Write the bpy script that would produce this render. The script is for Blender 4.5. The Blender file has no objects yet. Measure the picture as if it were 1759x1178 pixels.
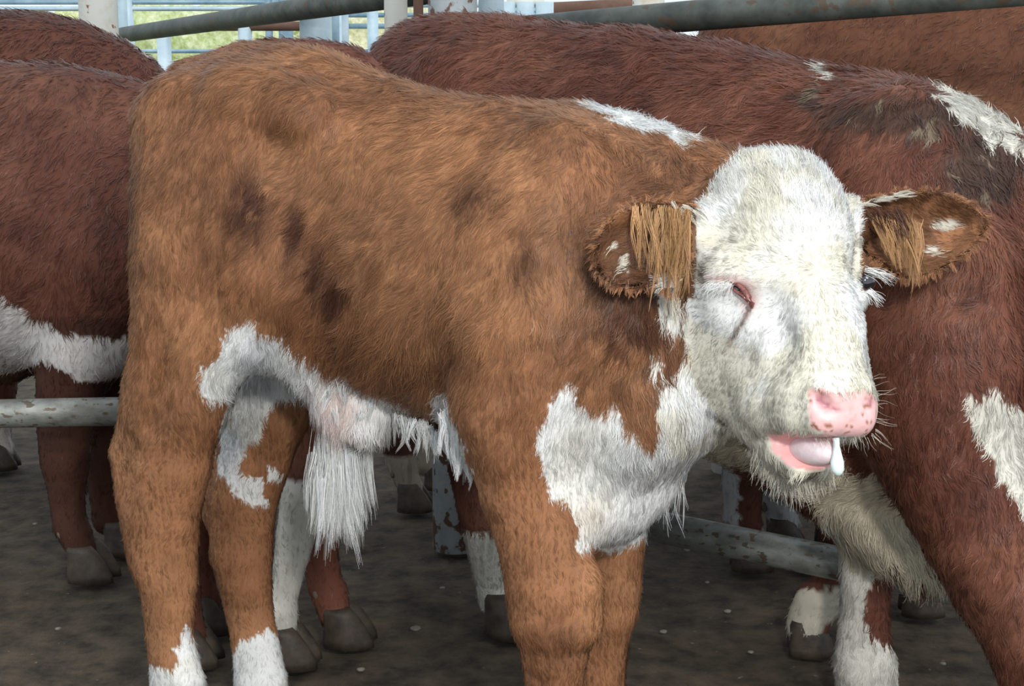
import bpy, math, random
import numpy as np
from mathutils import Vector, Matrix

# ------------------------------------------------------------------ camera, world, lights, exposure
scene = bpy.context.scene
CAM = np.array([0.0, 0.0, 0.84]); PITCH = math.radians(9.2); FPX = 2400.0
cam_data = bpy.data.cameras.new('camera'); cam = bpy.data.objects.new('camera', cam_data)
scene.collection.objects.link(cam)
cam.location = CAM; cam.rotation_euler = (math.pi/2 - PITCH, 0, 0)
cam_data.sensor_width = 36.0; cam_data.lens = 36.0*FPX/1759.0
cam_data.clip_start = 0.05; cam_data.clip_end = 200
cam_data.dof.use_dof = False
scene.camera = cam

world = bpy.data.worlds.new('world'); scene.world = world; world.use_nodes = True
wn = world.node_tree.nodes; wl = world.node_tree.links
wn.clear()
wo = wn.new('ShaderNodeOutputWorld'); wb = wn.new('ShaderNodeBackground')
wb.inputs[0].default_value = (0.80, 0.90, 1.0, 1); wb.inputs[1].default_value = 1.0
wl.new(wb.outputs[0], wo.inputs[0])

def sun(name, az, el, strength, angle, color):
    d = bpy.data.lights.new(name, 'SUN'); d.energy = strength; d.angle = math.radians(angle); d.color = color
    o = bpy.data.objects.new(name, d); scene.collection.objects.link(o)
    a = math.radians(az); e = math.radians(el)
    v = Vector((math.sin(a)*math.cos(e), -math.cos(a)*math.cos(e), math.sin(e)))   # towards the light
    o.rotation_euler = v.to_track_quat('Z', 'Y').to_euler(); o.location = v*6
    return o
sun('daylight_from_open_side', 24, 42, 0.8, 25, (1.0, 0.98, 0.95))
_fl = bpy.data.lights.new('camera_flash', 'AREA'); _fl.shape = 'DISK'; _fl.size = 0.16; _fl.energy = 19.5; _fl.color = (1.0, 0.98, 0.95)
_fo = bpy.data.objects.new('camera_flash', _fl); scene.collection.objects.link(_fo)          # the photographer's flash gun
_fo.location = (0.30, -0.25, 1.28); _fo.rotation_euler = (Vector(_fo.location) - Vector((0.05, 1.7, 0.5))).to_track_quat('Z', 'Y').to_euler()

scene.view_settings.view_transform = 'Standard'
scene.view_settings.look = 'None'
scene.view_settings.exposure = 0.22
scene.view_settings.gamma = 1.0
scene.view_settings.use_curve_mapping = False

# ------------------------------------------------------------------ projection helpers
_s, _c = math.sin(PITCH), math.cos(PITCH)
def ray(px, py):
    a = (px-879.5)/FPX; c = -(py-589.0)/FPX
    return np.array([a, _c + c*_s, -_s + c*_c])
def W(px, py, Y):
    d = ray(px, py); return CAM + d*(Y/d[1])
def proj(p):
    p = np.asarray(p, float) - CAM
    dep = p[..., 1]*_c - p[..., 2]*_s
    up = p[..., 1]*_s + p[..., 2]*_c
    return 879.5 + FPX*p[..., 0]/dep, 589.0 - FPX*up/dep, dep
def ppm(p): return FPX/proj(p)[2]
class Plane:                                     # vertical mid plane of an animal
    def __init__(s, px0, Y0, yaw):
        s.O = W(px0, 200, Y0); s.O[2] = 0
        t = math.radians(yaw)
        s.F = np.array([math.cos(t), -math.sin(t), 0]); s.R = np.array([-math.sin(t), -math.cos(t), 0])
    def __call__(s, px, py, lat=0.0):
        d = ray(px, py); t = (lat - np.dot(CAM - s.O, s.R))/np.dot(d, s.R)
        return CAM + d*t

# ------------------------------------------------------------------ noise
def hash3(i, j, k, seed):
    h = (i.astype(np.int64)*73856093) ^ (j.astype(np.int64)*19349663) ^ (k.astype(np.int64)*83492791) ^ (seed*2654435761 & 0xffffffff)
    h = (h ^ (h >> 13)) * 1274126177 & 0x7fffffff
    h = (h ^ (h >> 16)) & 0xffffff
    return h/float(0xffffff)
def noise(p, scale, seed=0):
    q = np.asarray(p, float)*scale + 1000.0
    i = np.floor(q).astype(np.int64); f = q - i; f = f*f*(3-2*f)
    r = 0
    for dx in (0, 1):
        wx = f[:, 0] if dx else 1-f[:, 0]
        for dy in (0, 1):
            wy = f[:, 1] if dy else 1-f[:, 1]
            for dz in (0, 1):
                wz = f[:, 2] if dz else 1-f[:, 2]
                r = r + wx*wy*wz*hash3(i[:, 0]+dx, i[:, 1]+dy, i[:, 2]+dz, seed)
    return r
def fbm(p, scale, seed=0, o=3):
    r = 0; a = 1; t = 0
    for n in range(o):
        r = r + a*noise(p, scale*2**n, seed+n*17); t += a; a *= .5
    return r/t
def sstep(a, b, x):
    t = np.clip((x-a)/(b-a), 0, 1); return t*t*(3-2*t)
def inpoly(x, y, poly):
    r = np.zeros(len(x), bool); n = len(poly)
    for i in range(n):
        x1, y1 = poly[i]; x2, y2 = poly[(i+1) % n]
        if y1 == y2: continue
        c = ((y1 > y) != (y2 > y)) & (x < (x2-x1)*(y-y1)/(y2-y1) + x1)
        r ^= c
    return r
def norm(v): return v/(np.linalg.norm(v, axis=-1, keepdims=True)+1e-9)

# ------------------------------------------------------------------ implicit bodies
def cap(a, b, ra, rb, n=None, q=1.0, k=.03, flow=None, hl=None, sub=False):
    return dict(t='cap', a=np.array(a, float), b=np.array(b, float), ra=ra, rb=rb,
                n=None if n is None else norm(np.array(n, float)), q=q, k=k, flow=flow, hl=hl, sub=sub)
def cap_d(P, s, p):
    a, b = P['a'], P['b']; ba = b-a; pa = p - a
    n, q = P['n'], P['q']
    if n is not None and q != 1.0:
        pa = pa + (1/q-1)*(pa@n)[..., None]*n; ba = ba + (1/q-1)*(ba@n)*n
    L2 = float(ba@ba)
    if L2 < 1e-10:
        v = pa; r = P['ra']
    else:
        t = np.clip((pa@ba)/L2, 0, 1); v = pa - t[..., None]*ba; r = P['ra'] + t*(P['rb']-P['ra'])
    l = np.sqrt((v*v).sum(-1)) + 1e-7
    d = l - r
    if n is not None and q != 1.0:
        gn = (v@n)/l
        d = d/np.sqrt(1 - gn*gn + (gn/q)**2)
    return d
def ear_prim(poly_px, base, n, thick=.0035, cup=.018, k=.006, rim=.022, flow=None, hl=None):
    base = np.array(base, float); n = norm(np.array(n, float))
    pts = []
    for (x, y) in poly_px:
        d = ray(x, y); t = np.dot(base-CAM, n)/np.dot(d, n); pts.append(CAM + d*t)
    pts = np.array(pts); e1 = norm(np.cross(np.array([0, 0, 1.0]), n)); e2 = np.cross(n, e1)
    q = np.stack([(pts-base)@e1, (pts-base)@e2], -1)
    return dict(t='ear', base=base, n=n, e1=e1, e2=e2, q=q, pts=pts, th=thick, cup=cup, k=k, rim=rim, flow=flow, hl=hl, sub=False)
def poly_sd(x, y, q):
    d = np.full(x.shape, 1e9); ins = np.zeros(x.shape, bool); N = len(q)
    for i in range(N):
        x1, y1 = q[i]; x2, y2 = q[(i+1) % N]
        ex, ey = x2-x1, y2-y1; L = ex*ex+ey*ey+1e-12
        t = np.clip(((x-x1)*ex+(y-y1)*ey)/L, 0, 1)
        d = np.minimum(d, (x-x1-t*ex)**2+(y-y1-t*ey)**2)
        if y1 != y2:
            ins ^= ((y1 > y) != (y2 > y)) & (x < ex*(y-y1)/ey + x1)
    d = np.sqrt(d); return np.where(ins, -d, d)
def ear_d(P, s, p):
    r = p - P['base']; x = r@P['e1']; y = r@P['e2']; z = r@P['n']
    sd = poly_sd(x, y, P['q'])
    ins = np.clip(-sd/P['rim'], 0, 1)
    sheet = -P['cup']*(1-(1-ins)**2)
    th = P['th'] + .004*ins
    return np.maximum(np.abs(z-sheet)-th, sd)*.8
def chain_d(P, s, p):
    d = None; k = P['kin']
    for S in P['segs']:
        e = cap_d(S, s, p)
        if d is None: d = e
        else:
            hh = np.clip(.5+.5*(d-e)/k, 0, 1); d = d+(e-d)*hh-k*hh*(1-hh)
    return d
DIST = {'cap': cap_d, 'ear': ear_d, 'chain': chain_d}
def bbox(P):
    if P['t'] == 'chain':
        bb = [bbox(S) for S in P['segs']]; return np.min([b[0] for b in bb], 0), np.max([b[1] for b in bb], 0)
    if P['t'] == 'cap':
        r = max(P['ra'], P['rb']) ; return np.minimum(P['a'], P['b'])-r, np.maximum(P['a'], P['b'])+r
    return P['pts'].min(0)-.03, P['pts'].max(0)+.03

def build_field(prims, h, zmin=None):
    lo = np.min([bbox(P)[0] for P in prims if not P['sub']], 0) - 3*h; hi = np.max([bbox(P)[1] for P in prims if not P['sub']], 0) + 3*h
    N = np.ceil((hi-lo)/h).astype(int)+1
    ax = [lo[i] + h*np.arange(N[i]) for i in range(3)]
    D = np.full(tuple(N), .08, np.float32)
    for P in prims:
        b0, b1 = bbox(P); m = P['k'] + 3*h
        s = [max(0, int((b0[i]-m-lo[i])/h)) for i in range(3)]; e = [min(N[i], int((b1[i]+m-lo[i])/h)+2) for i in range(3)]
        if min(e[i]-s[i] for i in range(3)) <= 0: continue
        g = np.stack(np.meshgrid(*[ax[i][s[i]:e[i]] for i in range(3)], indexing='ij'), -1)
        d = DIST[P['t']](P, None, g).astype(np.float32)
        S = D[s[0]:e[0], s[1]:e[1], s[2]:e[2]]; k = P['k']
        if P['sub']:
            hh = np.clip(.5 - .5*(S+d)/k, 0, 1); S[...] = S + (-d-S)*hh + k*hh*(1-hh)
        else:
            hh = np.clip(.5 + .5*(S-d)/k, 0, 1); S[...] = S + (d-S)*hh - k*hh*(1-hh)
    return D, lo, h
def surface_nets(D, lo, h):
    nx, ny, nz = D.shape
    ins = D < 0
    cnt = np.zeros((nx-1, ny-1, nz-1), np.int8)
    for dx in (0, 1):
        for dy in (0, 1):
            for dz in (0, 1): cnt += ins[dx:nx-1+dx, dy:ny-1+dy, dz:nz-1+dz]
    act = (cnt > 0) & (cnt < 8)
    idx = np.argwhere(act); ID = np.full(act.shape, -1, np.int64); ID[act] = np.arange(len(idx))
    acc = np.zeros((len(idx), 3)); num = np.zeros(len(idx))
    i, j, k = idx.T
    corners = [(a, b, c) for a in (0, 1) for b in (0, 1) for c in (0, 1)]
    for c in corners:
        for ax in range(3):
            if c[ax]: continue
            e = list(c); e[ax] = 1
            d0 = D[i+c[0], j+c[1], k+c[2]]; d1 = D[i+e[0], j+e[1], k+e[2]]
            m = (d0 < 0) != (d1 < 0)
            t = np.where(m, d0/(d0-d1+1e-12), 0)
            p = np.array(c, float)[None, :].repeat(len(idx), 0); p[:, ax] += t
            acc += p*m[:, None]; num += m
    V = lo + h*(idx + acc/num[:, None])
    faces = []
    for ax in range(3):
        u, v = (ax+1) % 3, (ax+2) % 3
        sl0 = [slice(0, None)]*3; sl1 = [slice(0, None)]*3
        sl0[ax] = slice(0, -1); sl1[ax] = slice(1, None)
        a = ins[tuple(sl0)]; b = ins[tuple(sl1)]
        for flip, m in ((0, a & ~b), (1, ~a & b)):
            E = np.argwhere(m)
            E = E[(E[:, u] > 0) & (E[:, v] > 0) & (E[:, u] < D.shape[u]-1) & (E[:, v] < D.shape[v]-1)]
            o = np.zeros((4, 3), int); o[1, u] = -1; o[2, u] = -1; o[2, v] = -1; o[3, v] = -1
            q = np.stack([ID[tuple((E+o[n]).T)] for n in range(4)], -1)
            if flip: q = q[:, ::-1]
            faces.append(q)
    F = np.concatenate(faces); F = F[(F >= 0).all(1)]
    return V, F
def relax(V, F, it=2, lam=.5):
    for _ in range(it):
        acc = np.zeros_like(V); n = np.zeros(len(V))
        for a in range(4):
            i0 = F[:, a]; i1 = F[:, (a+1) % 4]
            for d in range(3):
                acc[:, d] += np.bincount(i0, V[i1, d], len(V)) + np.bincount(i1, V[i0, d], len(V))
            n += np.bincount(i0, minlength=len(V)) + np.bincount(i1, minlength=len(V))
        V = V + lam*(acc/np.maximum(n, 1)[:, None]-V)
    return V
def vnormals(V, F):
    n = np.cross(V[F[:, 2]]-V[F[:, 0]], V[F[:, 3]]-V[F[:, 1]])
    N = np.zeros_like(V)
    for a in range(4):
        for d in range(3): N[:, d] += np.bincount(F[:, a], n[:, d], len(V))
    return norm(N)
def blend_attrs(V, prims, dflow, dhl):
    Wt = np.zeros(len(V)); A = np.zeros((len(V), 3)); H = np.zeros(len(V))
    for P in prims:
        if P['sub']: continue
        fl = dflow if P['flow'] is None else P['flow']; hl = dhl if P['hl'] is None else P['hl']
        d = DIST[P['t']](P, None, V)
        w = np.exp(-np.maximum(d+.01, 0)/.008)
        Wt += w; A += w[:, None]*norm(np.array(fl, float)); H += w*hl
    return norm(A/(Wt[:, None]+1e-20)), H/(Wt+1e-20)

# ------------------------------------------------------------------ materials
def mat_new(name):
    m = bpy.data.materials.new(name); m.use_nodes = True; m.node_tree.nodes.clear()
    nt = m.node_tree; o = nt.nodes.new('ShaderNodeOutputMaterial'); b = nt.nodes.new('ShaderNodeBsdfPrincipled')
    nt.links.new(b.outputs[0], o.inputs[0]); return m, nt, b
def mat_plain(name, col, rough=.6, metal=0., spec=.5, **kw):
    m, nt, b = mat_new(name); b.inputs['Base Color'].default_value = (*col, 1); b.inputs['Roughness'].default_value = rough
    b.inputs['Metallic'].default_value = metal; b.inputs['Specular IOR Level'].default_value = spec
    for k, v in kw.items(): b.inputs[k.replace('_', ' ')].default_value = v
    return m
def mat_noise(name, c1, c2, scale=8, rough=.7, metal=0., detail=6, c3=None, spots=0.0, bump=0.0, stretch=(1, 1, 1), spec=.5, lo=.35, hi=.65):
    m, nt, b = mat_new(name); L = nt.links
    tc = nt.nodes.new('ShaderNodeTexCoord'); mp = nt.nodes.new('ShaderNodeMapping'); mp.inputs['Scale'].default_value = stretch
    n = nt.nodes.new('ShaderNodeTexNoise'); n.inputs['Scale'].default_value = scale; n.inputs['Detail'].default_value = detail; n.inputs['Roughness'].default_value = .65
    L.new(tc.outputs['Object'], mp.inputs[0]); L.new(mp.outputs[0], n.inputs[0])
    r = nt.nodes.new('ShaderNodeValToRGB'); r.color_ramp.elements[0].position = lo; r.color_ramp.elements[1].position = hi
    r.color_ramp.elements[0].color = (*c1, 1); r.color_ramp.elements[1].color = (*c2, 1)
    L.new(n.outputs['Fac'], r.inputs[0]); out = r.outputs[0]
    if c3 is not None:
        n2 = nt.nodes.new('ShaderNodeTexNoise'); n2.inputs['Scale'].default_value = scale*3.1; n2.inputs['Detail'].default_value = 3
        L.new(mp.outputs[0], n2.inputs[0])
        r2 = nt.nodes.new('ShaderNodeValToRGB'); r2.color_ramp.elements[0].position = 1-spots-.04; r2.color_ramp.elements[1].position = 1-spots
        L.new(n2.outputs['Fac'], r2.inputs[0])
        mx = nt.nodes.new('ShaderNodeMixRGB'); L.new(r2.outputs[0], mx.inputs[0]); L.new(out, mx.inputs[1]); mx.inputs[2].default_value = (*c3, 1); out = mx.outputs[0]
    L.new(out, b.inputs['Base Color']); b.inputs['Roughness'].default_value = rough; b.inputs['Metallic'].default_value = metal
    b.inputs['Specular IOR Level'].default_value = spec
    if bump:
        bp = nt.nodes.new('ShaderNodeBump'); bp.inputs['Strength'].default_value = bump; bp.inputs['Distance'].default_value = .01
        L.new(n.outputs['Fac'], bp.inputs['Height']); L.new(bp.outputs[0], b.inputs['Normal'])
    return m
def mat_skin():
    m, nt, b = mat_new('hide'); L = nt.links
    a = nt.nodes.new('ShaderNodeAttribute'); a.attribute_name = 'col'; L.new(a.outputs['Color'], b.inputs['Base Color'])
    w = nt.nodes.new('ShaderNodeAttribute'); w.attribute_name = 'wet'
    mr = nt.nodes.new('ShaderNodeMapRange'); mr.inputs[3].default_value = .85; mr.inputs[4].default_value = .22
    L.new(w.outputs['Fac'], mr.inputs[0]); L.new(mr.outputs[0], b.inputs['Roughness'])
    b.inputs['Specular IOR Level'].default_value = .3
    tc = nt.nodes.new('ShaderNodeTexCoord'); n = nt.nodes.new('ShaderNodeTexNoise'); n.inputs['Scale'].default_value = 160; n.inputs['Detail'].default_value = 4
    L.new(tc.outputs['Object'], n.inputs[0]); bp = nt.nodes.new('ShaderNodeBump'); bp.inputs['Strength'].default_value = .12; bp.inputs['Distance'].default_value = .002
    L.new(n.outputs['Fac'], bp.inputs['Height']); L.new(bp.outputs[0], b.inputs['Normal'])
    return m
def mat_hair():
    m, nt, b = mat_new('coat_hair'); L = nt.links
    a = nt.nodes.new('ShaderNodeAttribute'); a.attribute_name = 'col'; L.new(a.outputs['Color'], b.inputs['Base Color'])
    n = nt.nodes.new('ShaderNodeAttribute'); n.attribute_name = 'nrm'; L.new(n.outputs['Vector'], b.inputs['Normal'])
    b.inputs['Roughness'].default_value = .5; b.inputs['Specular IOR Level'].default_value = .30
    return m
M_HIDE = mat_skin(); M_HAIR = mat_hair(); M_DEW = mat_plain('dewclaw_horn', (.17, .13, .09), .6)

# ------------------------------------------------------------------ object helpers
def link(o): scene.collection.objects.link(o); return o
def empty(name, loc, label, cat, group=None):
    o = link(bpy.data.objects.new(name, None)); o.location = loc; o.empty_display_size = .1
    o['label'] = label; o['category'] = cat
    if group: o['group'] = group
    return o
def mesh_obj(name, V, F, mat, parent=None, smooth=True, attrs=None):
    off = np.array(parent.location) if parent is not None else np.zeros(3)
    if parent is not None and parent.parent is not None: off = off + np.array(parent.parent.location)
    V = np.asarray(V, float) - off
    me = bpy.data.meshes.new(name)
    if isinstance(F, np.ndarray) and F.ndim == 2:
        n = F.shape[1]; me.vertices.add(len(V)); me.vertices.foreach_set('co', V.astype(np.float32).ravel())
        me.loops.add(F.size); me.loops.foreach_set('vertex_index', F.astype(np.int32).ravel())
        me.polygons.add(len(F)); me.polygons.foreach_set('loop_start', np.arange(0, F.size, n, dtype=np.int32))
        me.update(calc_edges=True)
    else:
        me.from_pydata([tuple(v) for v in V], [], [tuple(f) for f in F])
    me.validate()
    if smooth: me.polygons.foreach_set('use_smooth', np.ones(len(me.polygons), bool))
    if attrs:
        for k, v in attrs.items():
            if v.ndim == 2:
                at = me.attributes.new(k, 'FLOAT_COLOR', 'POINT'); c = np.ones((len(V), 4), np.float32); c[:, :3] = v; at.data.foreach_set('color', c.ravel())
            else:
                at = me.attributes.new(k, 'FLOAT', 'POINT'); at.data.foreach_set('value', v.astype(np.float32))
    me.materials.append(mat)
    o = link(bpy.data.objects.new(name, me)); 
    if parent is not None: o.parent = parent
    return o
def hair_obj(name, pts, rad, col, nrm, parent, mat=None):
    """pts (N,K,3) world, rad (N,K), col (N,3), nrm (N,3)"""
    N, K, _ = pts.shape
    off = np.array(parent.location)
    hc = bpy.data.hair_curves.new(name); hc.add_curves([K]*N)
    p = (pts-off).astype(np.float32).reshape(-1)
    hc.points.foreach_set('position', p)
    if 'radius' not in hc.attributes: hc.attributes.new('radius', 'FLOAT', 'POINT')
    hc.attributes['radius'].data.foreach_set('value', rad.astype(np.float32).ravel())
    a = hc.attributes.new('col', 'FLOAT_COLOR', 'CURVE'); c = np.ones((N, 4), np.float32); c[:, :3] = col; a.data.foreach_set('color', c.ravel())
    a = hc.attributes.new('nrm', 'FLOAT_VECTOR', 'CURVE'); a.data.foreach_set('vector', nrm.astype(np.float32).ravel())
    hc.materials.append(mat or M_HAIR)
    o = link(bpy.data.objects.new(name, hc)); o.parent = parent
    o['kind'] = 'stuff'
    return o
def grow(rs, V, F, N, flow, hl, n, colf, lift=.28, r0=.00045, K=4, clump=.35, messy=.35, clump_size=.010, weight=None, seed=3, droop=0.0, curl=0.0):
    """scatter strands over a quad mesh; returns pts, rad, col, nrm"""
    A = np.linalg.norm(np.cross(V[F[:, 2]]-V[F[:, 0]], V[F[:, 3]]-V[F[:, 1]]), axis=1)
    if weight is not None: A = A*weight[F].mean(1)
    A = np.maximum(A, 0); cs = np.cumsum(A); fi = np.searchsorted(cs, rs.random(n)*cs[-1]); fi = np.minimum(fi, len(F)-1)
    a, b = rs.random(n)[:, None], rs.random(n)[:, None]; q = F[fi]
    def bl(X):
        x0, x1, x2, x3 = X[q[:, 0]], X[q[:, 1]], X[q[:, 2]], X[q[:, 3]]
        if X.ndim == 1: return ((x0*(1-a[:, 0])+x1*a[:, 0])*(1-b[:, 0]) + (x3*(1-a[:, 0])+x2*a[:, 0])*b[:, 0])
        return (x0*(1-a)+x1*a)*(1-b) + (x3*(1-a)+x2*a)*b
    p = bl(V); nn = norm(bl(N)); fl = bl(flow); L = bl(hl)
    # direction perturbed by smooth noise (tufts and swirls)
    w = np.stack([fbm(p, 22, seed+11*i, 2)-.5 for i in range(3)], -1)*2.0
    w2 = np.stack([noise(p, 90, seed+71*i+5)-.5 for i in range(3)], -1)*2.0
    fl = fl + messy*w*1.3 + messy*.8*w2
    fl = fl - (fl*nn).sum(-1, keepdims=True)*nn; fl = norm(fl)
    fl = fl + rs.normal(0, .13, p.shape)
    d = norm(fl + nn*(lift + .25*(rs.random(n)-.4))[:, None])
    L = L*(.55 + .75*rs.random(n))*(.7+.6*noise(p, 60, seed+9))
    t = np.linspace(0, 1, K)[None, :, None]
    bend = -nn*lift*.55
    pts = p[:, None, :] - nn[:, None, :]*.0008 + L[:, None, None]*(t*d[:, None, :] + t*t*(bend[:, None, :] + np.array([0, 0, -droop])))
    # clump towards a jittered lattice strand
    ci = np.floor(p/clump_size).astype(np.int64)
    J = np.stack([hash3(ci[:, 0], ci[:, 1], ci[:, 2], seed+s) for s in (1, 2, 3)], -1)
    cc = (ci + .2 + .6*J)*clump_size
    off = cc - p; off = off - (off*nn).sum(-1, keepdims=True)*nn
    pts = pts + clump*(t**1.3)*off[:, None, :]
    if curl:
        ph = (noise(p, 45, seed+31)*12)[:, None]; tt = t[:, :, 0]
        s = np.cross(nn, fl)
        pts = pts + (curl*L[:, None]*np.sin(ph+tt*5.0)*tt)[:, :, None]*s[:, None, :]
    rad = np.broadcast_to((r0*(1-.75*t[:, :, 0]**1.5)), (n, K)).copy()*(.7+.6*rs.random(n))[:, None]
    col = colf(p, nn)
    tone = (.83 + .34*hash3(ci[:, 0], ci[:, 1], ci[:, 2], seed+8))*(.86+.28*rs.random(n))
    col = np.clip(col*tone[:, None], 0, .95)
    nrm = norm(nn + .35*norm(pts[:, -1]-pts[:, 0])*0 + rs.normal(0, .12, nn.shape) + .35*(J-.5))
    return pts, rad, col, nrm
def base_mesh(prims, h, dflow, dhl, it=2, ground=None):
    D, lo, h = build_field(prims, h); V, F = surface_nets(D, lo, h); V = relax(V, F, it)
    Nn = vnormals(V, F); fl, hl = blend_attrs(V, prims, dflow, dhl)
    return V, F, Nn, fl, hl
def hoof(parent, c, fwd, s, mat, dew=True):
    """cloven hoof: two claws, c = centre on the ground"""
    fwd = norm(np.array([fwd[0], fwd[1], 0.0])); sd = np.array([-fwd[1], fwd[0], 0])
    for sg in (-1, 1):
        V = []; F = []; R = 14
        rings = [(0, 1.0, 0.0), (.012, .98, -.001), (.03, .82, -.005), (.048, .66, -.012), (.056, .5, -.015)]
        for (z, k, o) in rings:
            for i in range(R):
                a = 2*math.pi*i/R; x = math.cos(a)*.036*k; y = math.sin(a)*.0175*(k*.6+.4)
                if x > 0: y *= (1-.45*(x/.036)**2)
                V.append(np.array(c)+s*(fwd*(x+o+.012)+sd*(y+sg*.0175)+np.array([0, 0, z+.001])))
        for j in range(len(rings)-1):
            for i in range(R): F.append((j*R+i, j*R+(i+1) % R, (j+1)*R+(i+1) % R, (j+1)*R+i))
        F.append(tuple(range(R-1, -1, -1))); F.append(tuple((len(rings)-1)*R+i for i in range(R)))
        mesh_obj('hoof_claw', V, F, mat, parent)
        if dew: ellipsoid('dewclaw', np.array(c)+s*(-fwd*.031+sd*sg*.017+np.array([0, 0, .078])), [fwd, sd, (0, 0, 1)], (.006*s, .006*s, .010*s), M_DEW, parent, 10, 8)
def ellipsoid(name, c, axes, r, mat, parent, seg=24, rings=14, deform=None):
    V = []; F = []
    A = [norm(np.array(a, float)) for a in axes]
    for j in range(rings+1):
        th = math.pi*j/rings
        for i in range(seg):
            a = 2*math.pi*i/seg; u = (math.sin(th)*math.cos(a), math.sin(th)*math.sin(a), math.cos(th))
            if deform: u = deform(u)
            V.append(np.array(c)+sum(A[k]*r[k]*u[k] for k in range(3)))
    for j in range(rings):
        for i in range(seg): F.append((j*seg+i, (j+1)*seg+i, (j+1)*seg+(i+1) % seg, j*seg+(i+1) % seg))
    return mesh_obj(name, V, F, mat, parent)
def tube(name, pts, rad, mat, parent=None, seg=20, closed=True):
    pts = [np.array(p, float) for p in pts]; n = len(pts)
    if not hasattr(rad, '__len__'): rad = [rad]*n
    V = []; F = []
    for i in range(n):
        d = norm(pts[min(i+1, n-1)]-pts[max(i-1, 0)]); up = np.array([0, 0, 1.0]) if abs(d[2]) < .9 else np.array([0, 1.0, 0])
        a = norm(np.cross(up, d)); b = np.cross(d, a)
        for k in range(seg):
            t = 2*math.pi*k/seg; V.append(pts[i]+rad[i]*(math.cos(t)*a+math.sin(t)*b))
    for i in range(n-1):
        for k in range(seg): F.append((i*seg+k, i*seg+(k+1) % seg, (i+1)*seg+(k+1) % seg, (i+1)*seg+k))
    if closed: F.append(tuple(range(seg-1, -1, -1))); F.append(tuple((n-1)*seg+k for k in range(seg)))
    return mesh_obj(name, V, F, mat, parent)

# ------------------------------------------------------------------ the calf
PROXY = False      # faster drafts only
rs = np.random.default_rng(7)
PL = Plane(300, 1.85, 28)
F0, R0 = PL.F, PL.R
DOWN = np.array([0, 0, -1.0])
def pc(pl, x, y, lat, r):                   # a point and its radius in metres from pixels
    p = pl(x, y, lat); return p, r/ppm(p)
def chain(pl, pts, k=.03, n=None, q=1.0, flow=None, hl=None, sub=False, kin=.004):
    out = []
    for i in range(len(pts)-1):
        a, ra = pc(pl, *pts[i]); b, rb = pc(pl, *pts[i+1])
        qq = q[i] if hasattr(q, '__len__') else q
        out.append(cap(a, b, ra, rb, n, qq, k, flow, hl, sub))
    return [dict(t='chain', segs=out, k=k, kin=kin, flow=flow, hl=hl, sub=sub)]
BACK = -F0
f_side = norm(BACK*.55 + DOWN*.8)
C = []
# trunk: (px, top, bottom, width ratio)
T = [(520, 101, 610, .60), (620, 134, 660, .63), (740, 166, 714, .66), (850, 178, 742, .66), (950, 197, 760, .62), (1010, 245, 775, .58)]
C += chain(PL, [(x, (t+b)/2, 0, (b-t)/2) for x, t, b, q in T], k=.035, n=R0, q=[t[3] for t in T], flow=f_side, hl=.015, kin=.012)
C += chain(PL, [(345, 222, 0, 100), (430, 200, 0, 112), (530, 212, 0, 108)], k=.05, n=R0, q=1.0, hl=.014, flow=norm(BACK+DOWN*.6))
# tail head
C += chain(PL, [(330, 128, 0, 24), (430, 106, 0, 20), (520, 118, 0, 14)], k=.03, hl=.014, flow=norm(BACK+DOWN*.3))
C += chain(PL, [(312, 128, 0, 16), (268, 215, -.01, 12), (262, 450, -.01, 11), (266, 660, -.01, 11)], k=.012, hl=.018, flow=DOWN)
# pelvis / hook bones
C += chain(PL, [(400, 165, .085, 48), (520, 190, .095, 40)], k=.05, hl=.014, flow=f_side)
C += chain(PL, [(440, 150, -.085, 48), (560, 180, -.095, 40)], k=.05, hl=.014, flow=f_side)
# thighs (near, far)
legf = norm(DOWN + BACK*.15)
C += chain(PL, [(305, 215, .075, 84), (318, 330, .09, 104), (320, 460, .10, 104), (310, 580, .105, 92), (303, 690, .10, 86)], k=.04, n=R0, q=.72, flow=legf, hl=.013)
C += chain(PL, [(400, 330, .09, 105), (440, 470, .10, 88), (400, 560, .10, 70), (335, 650, .10, 60)], k=.05, n=R0, q=.6, flow=legf, hl=.013)
C += chain(PL, [(410, 220, -.075, 84), (450, 340, -.09, 110), (480, 480, -.09, 100), (475, 600, -.09, 84), (462, 690, -.085, 74)], k=.045, n=R0, q=.72, flow=legf, hl=.013)
# hocks, cannons
C += chain(PL, [(303, 690, .10, 80), (294, 790, .10, 74), (284, 880, .10, 62), (288, 990, .10, 54), (291, 1090, .10, 43), (306, 1178, .10, 50), (318, 1235, .10, 44), (330, 1262, .10, 46)], k=.025, n=R0, q=.8, flow=DOWN, hl=.008)
C += chain(PL, [(266, 640, .10, 26), (220, 775, .10, 30), (230, 850, .10, 28), (256, 950, .10, 26)], k=.04, flow=DOWN, hl=.008)
C += chain(PL, [(462, 690, -.085, 72), (440, 780, -.085, 64), (416, 860, -.085, 62), (414, 950, -.085, 56), (428, 1050, -.085, 43), (438, 1100, -.085, 43), (448, 1170, -.085, 48), (456, 1212, -.085, 46)], k=.025, n=R0, q=.8, flow=DOWN, hl=.008)
C += chain(PL, [(420, 690, -.085, 22), (372, 800, -.085, 20), (370, 880, -.085, 22)], k=.02, flow=DOWN, hl=.008)
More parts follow.
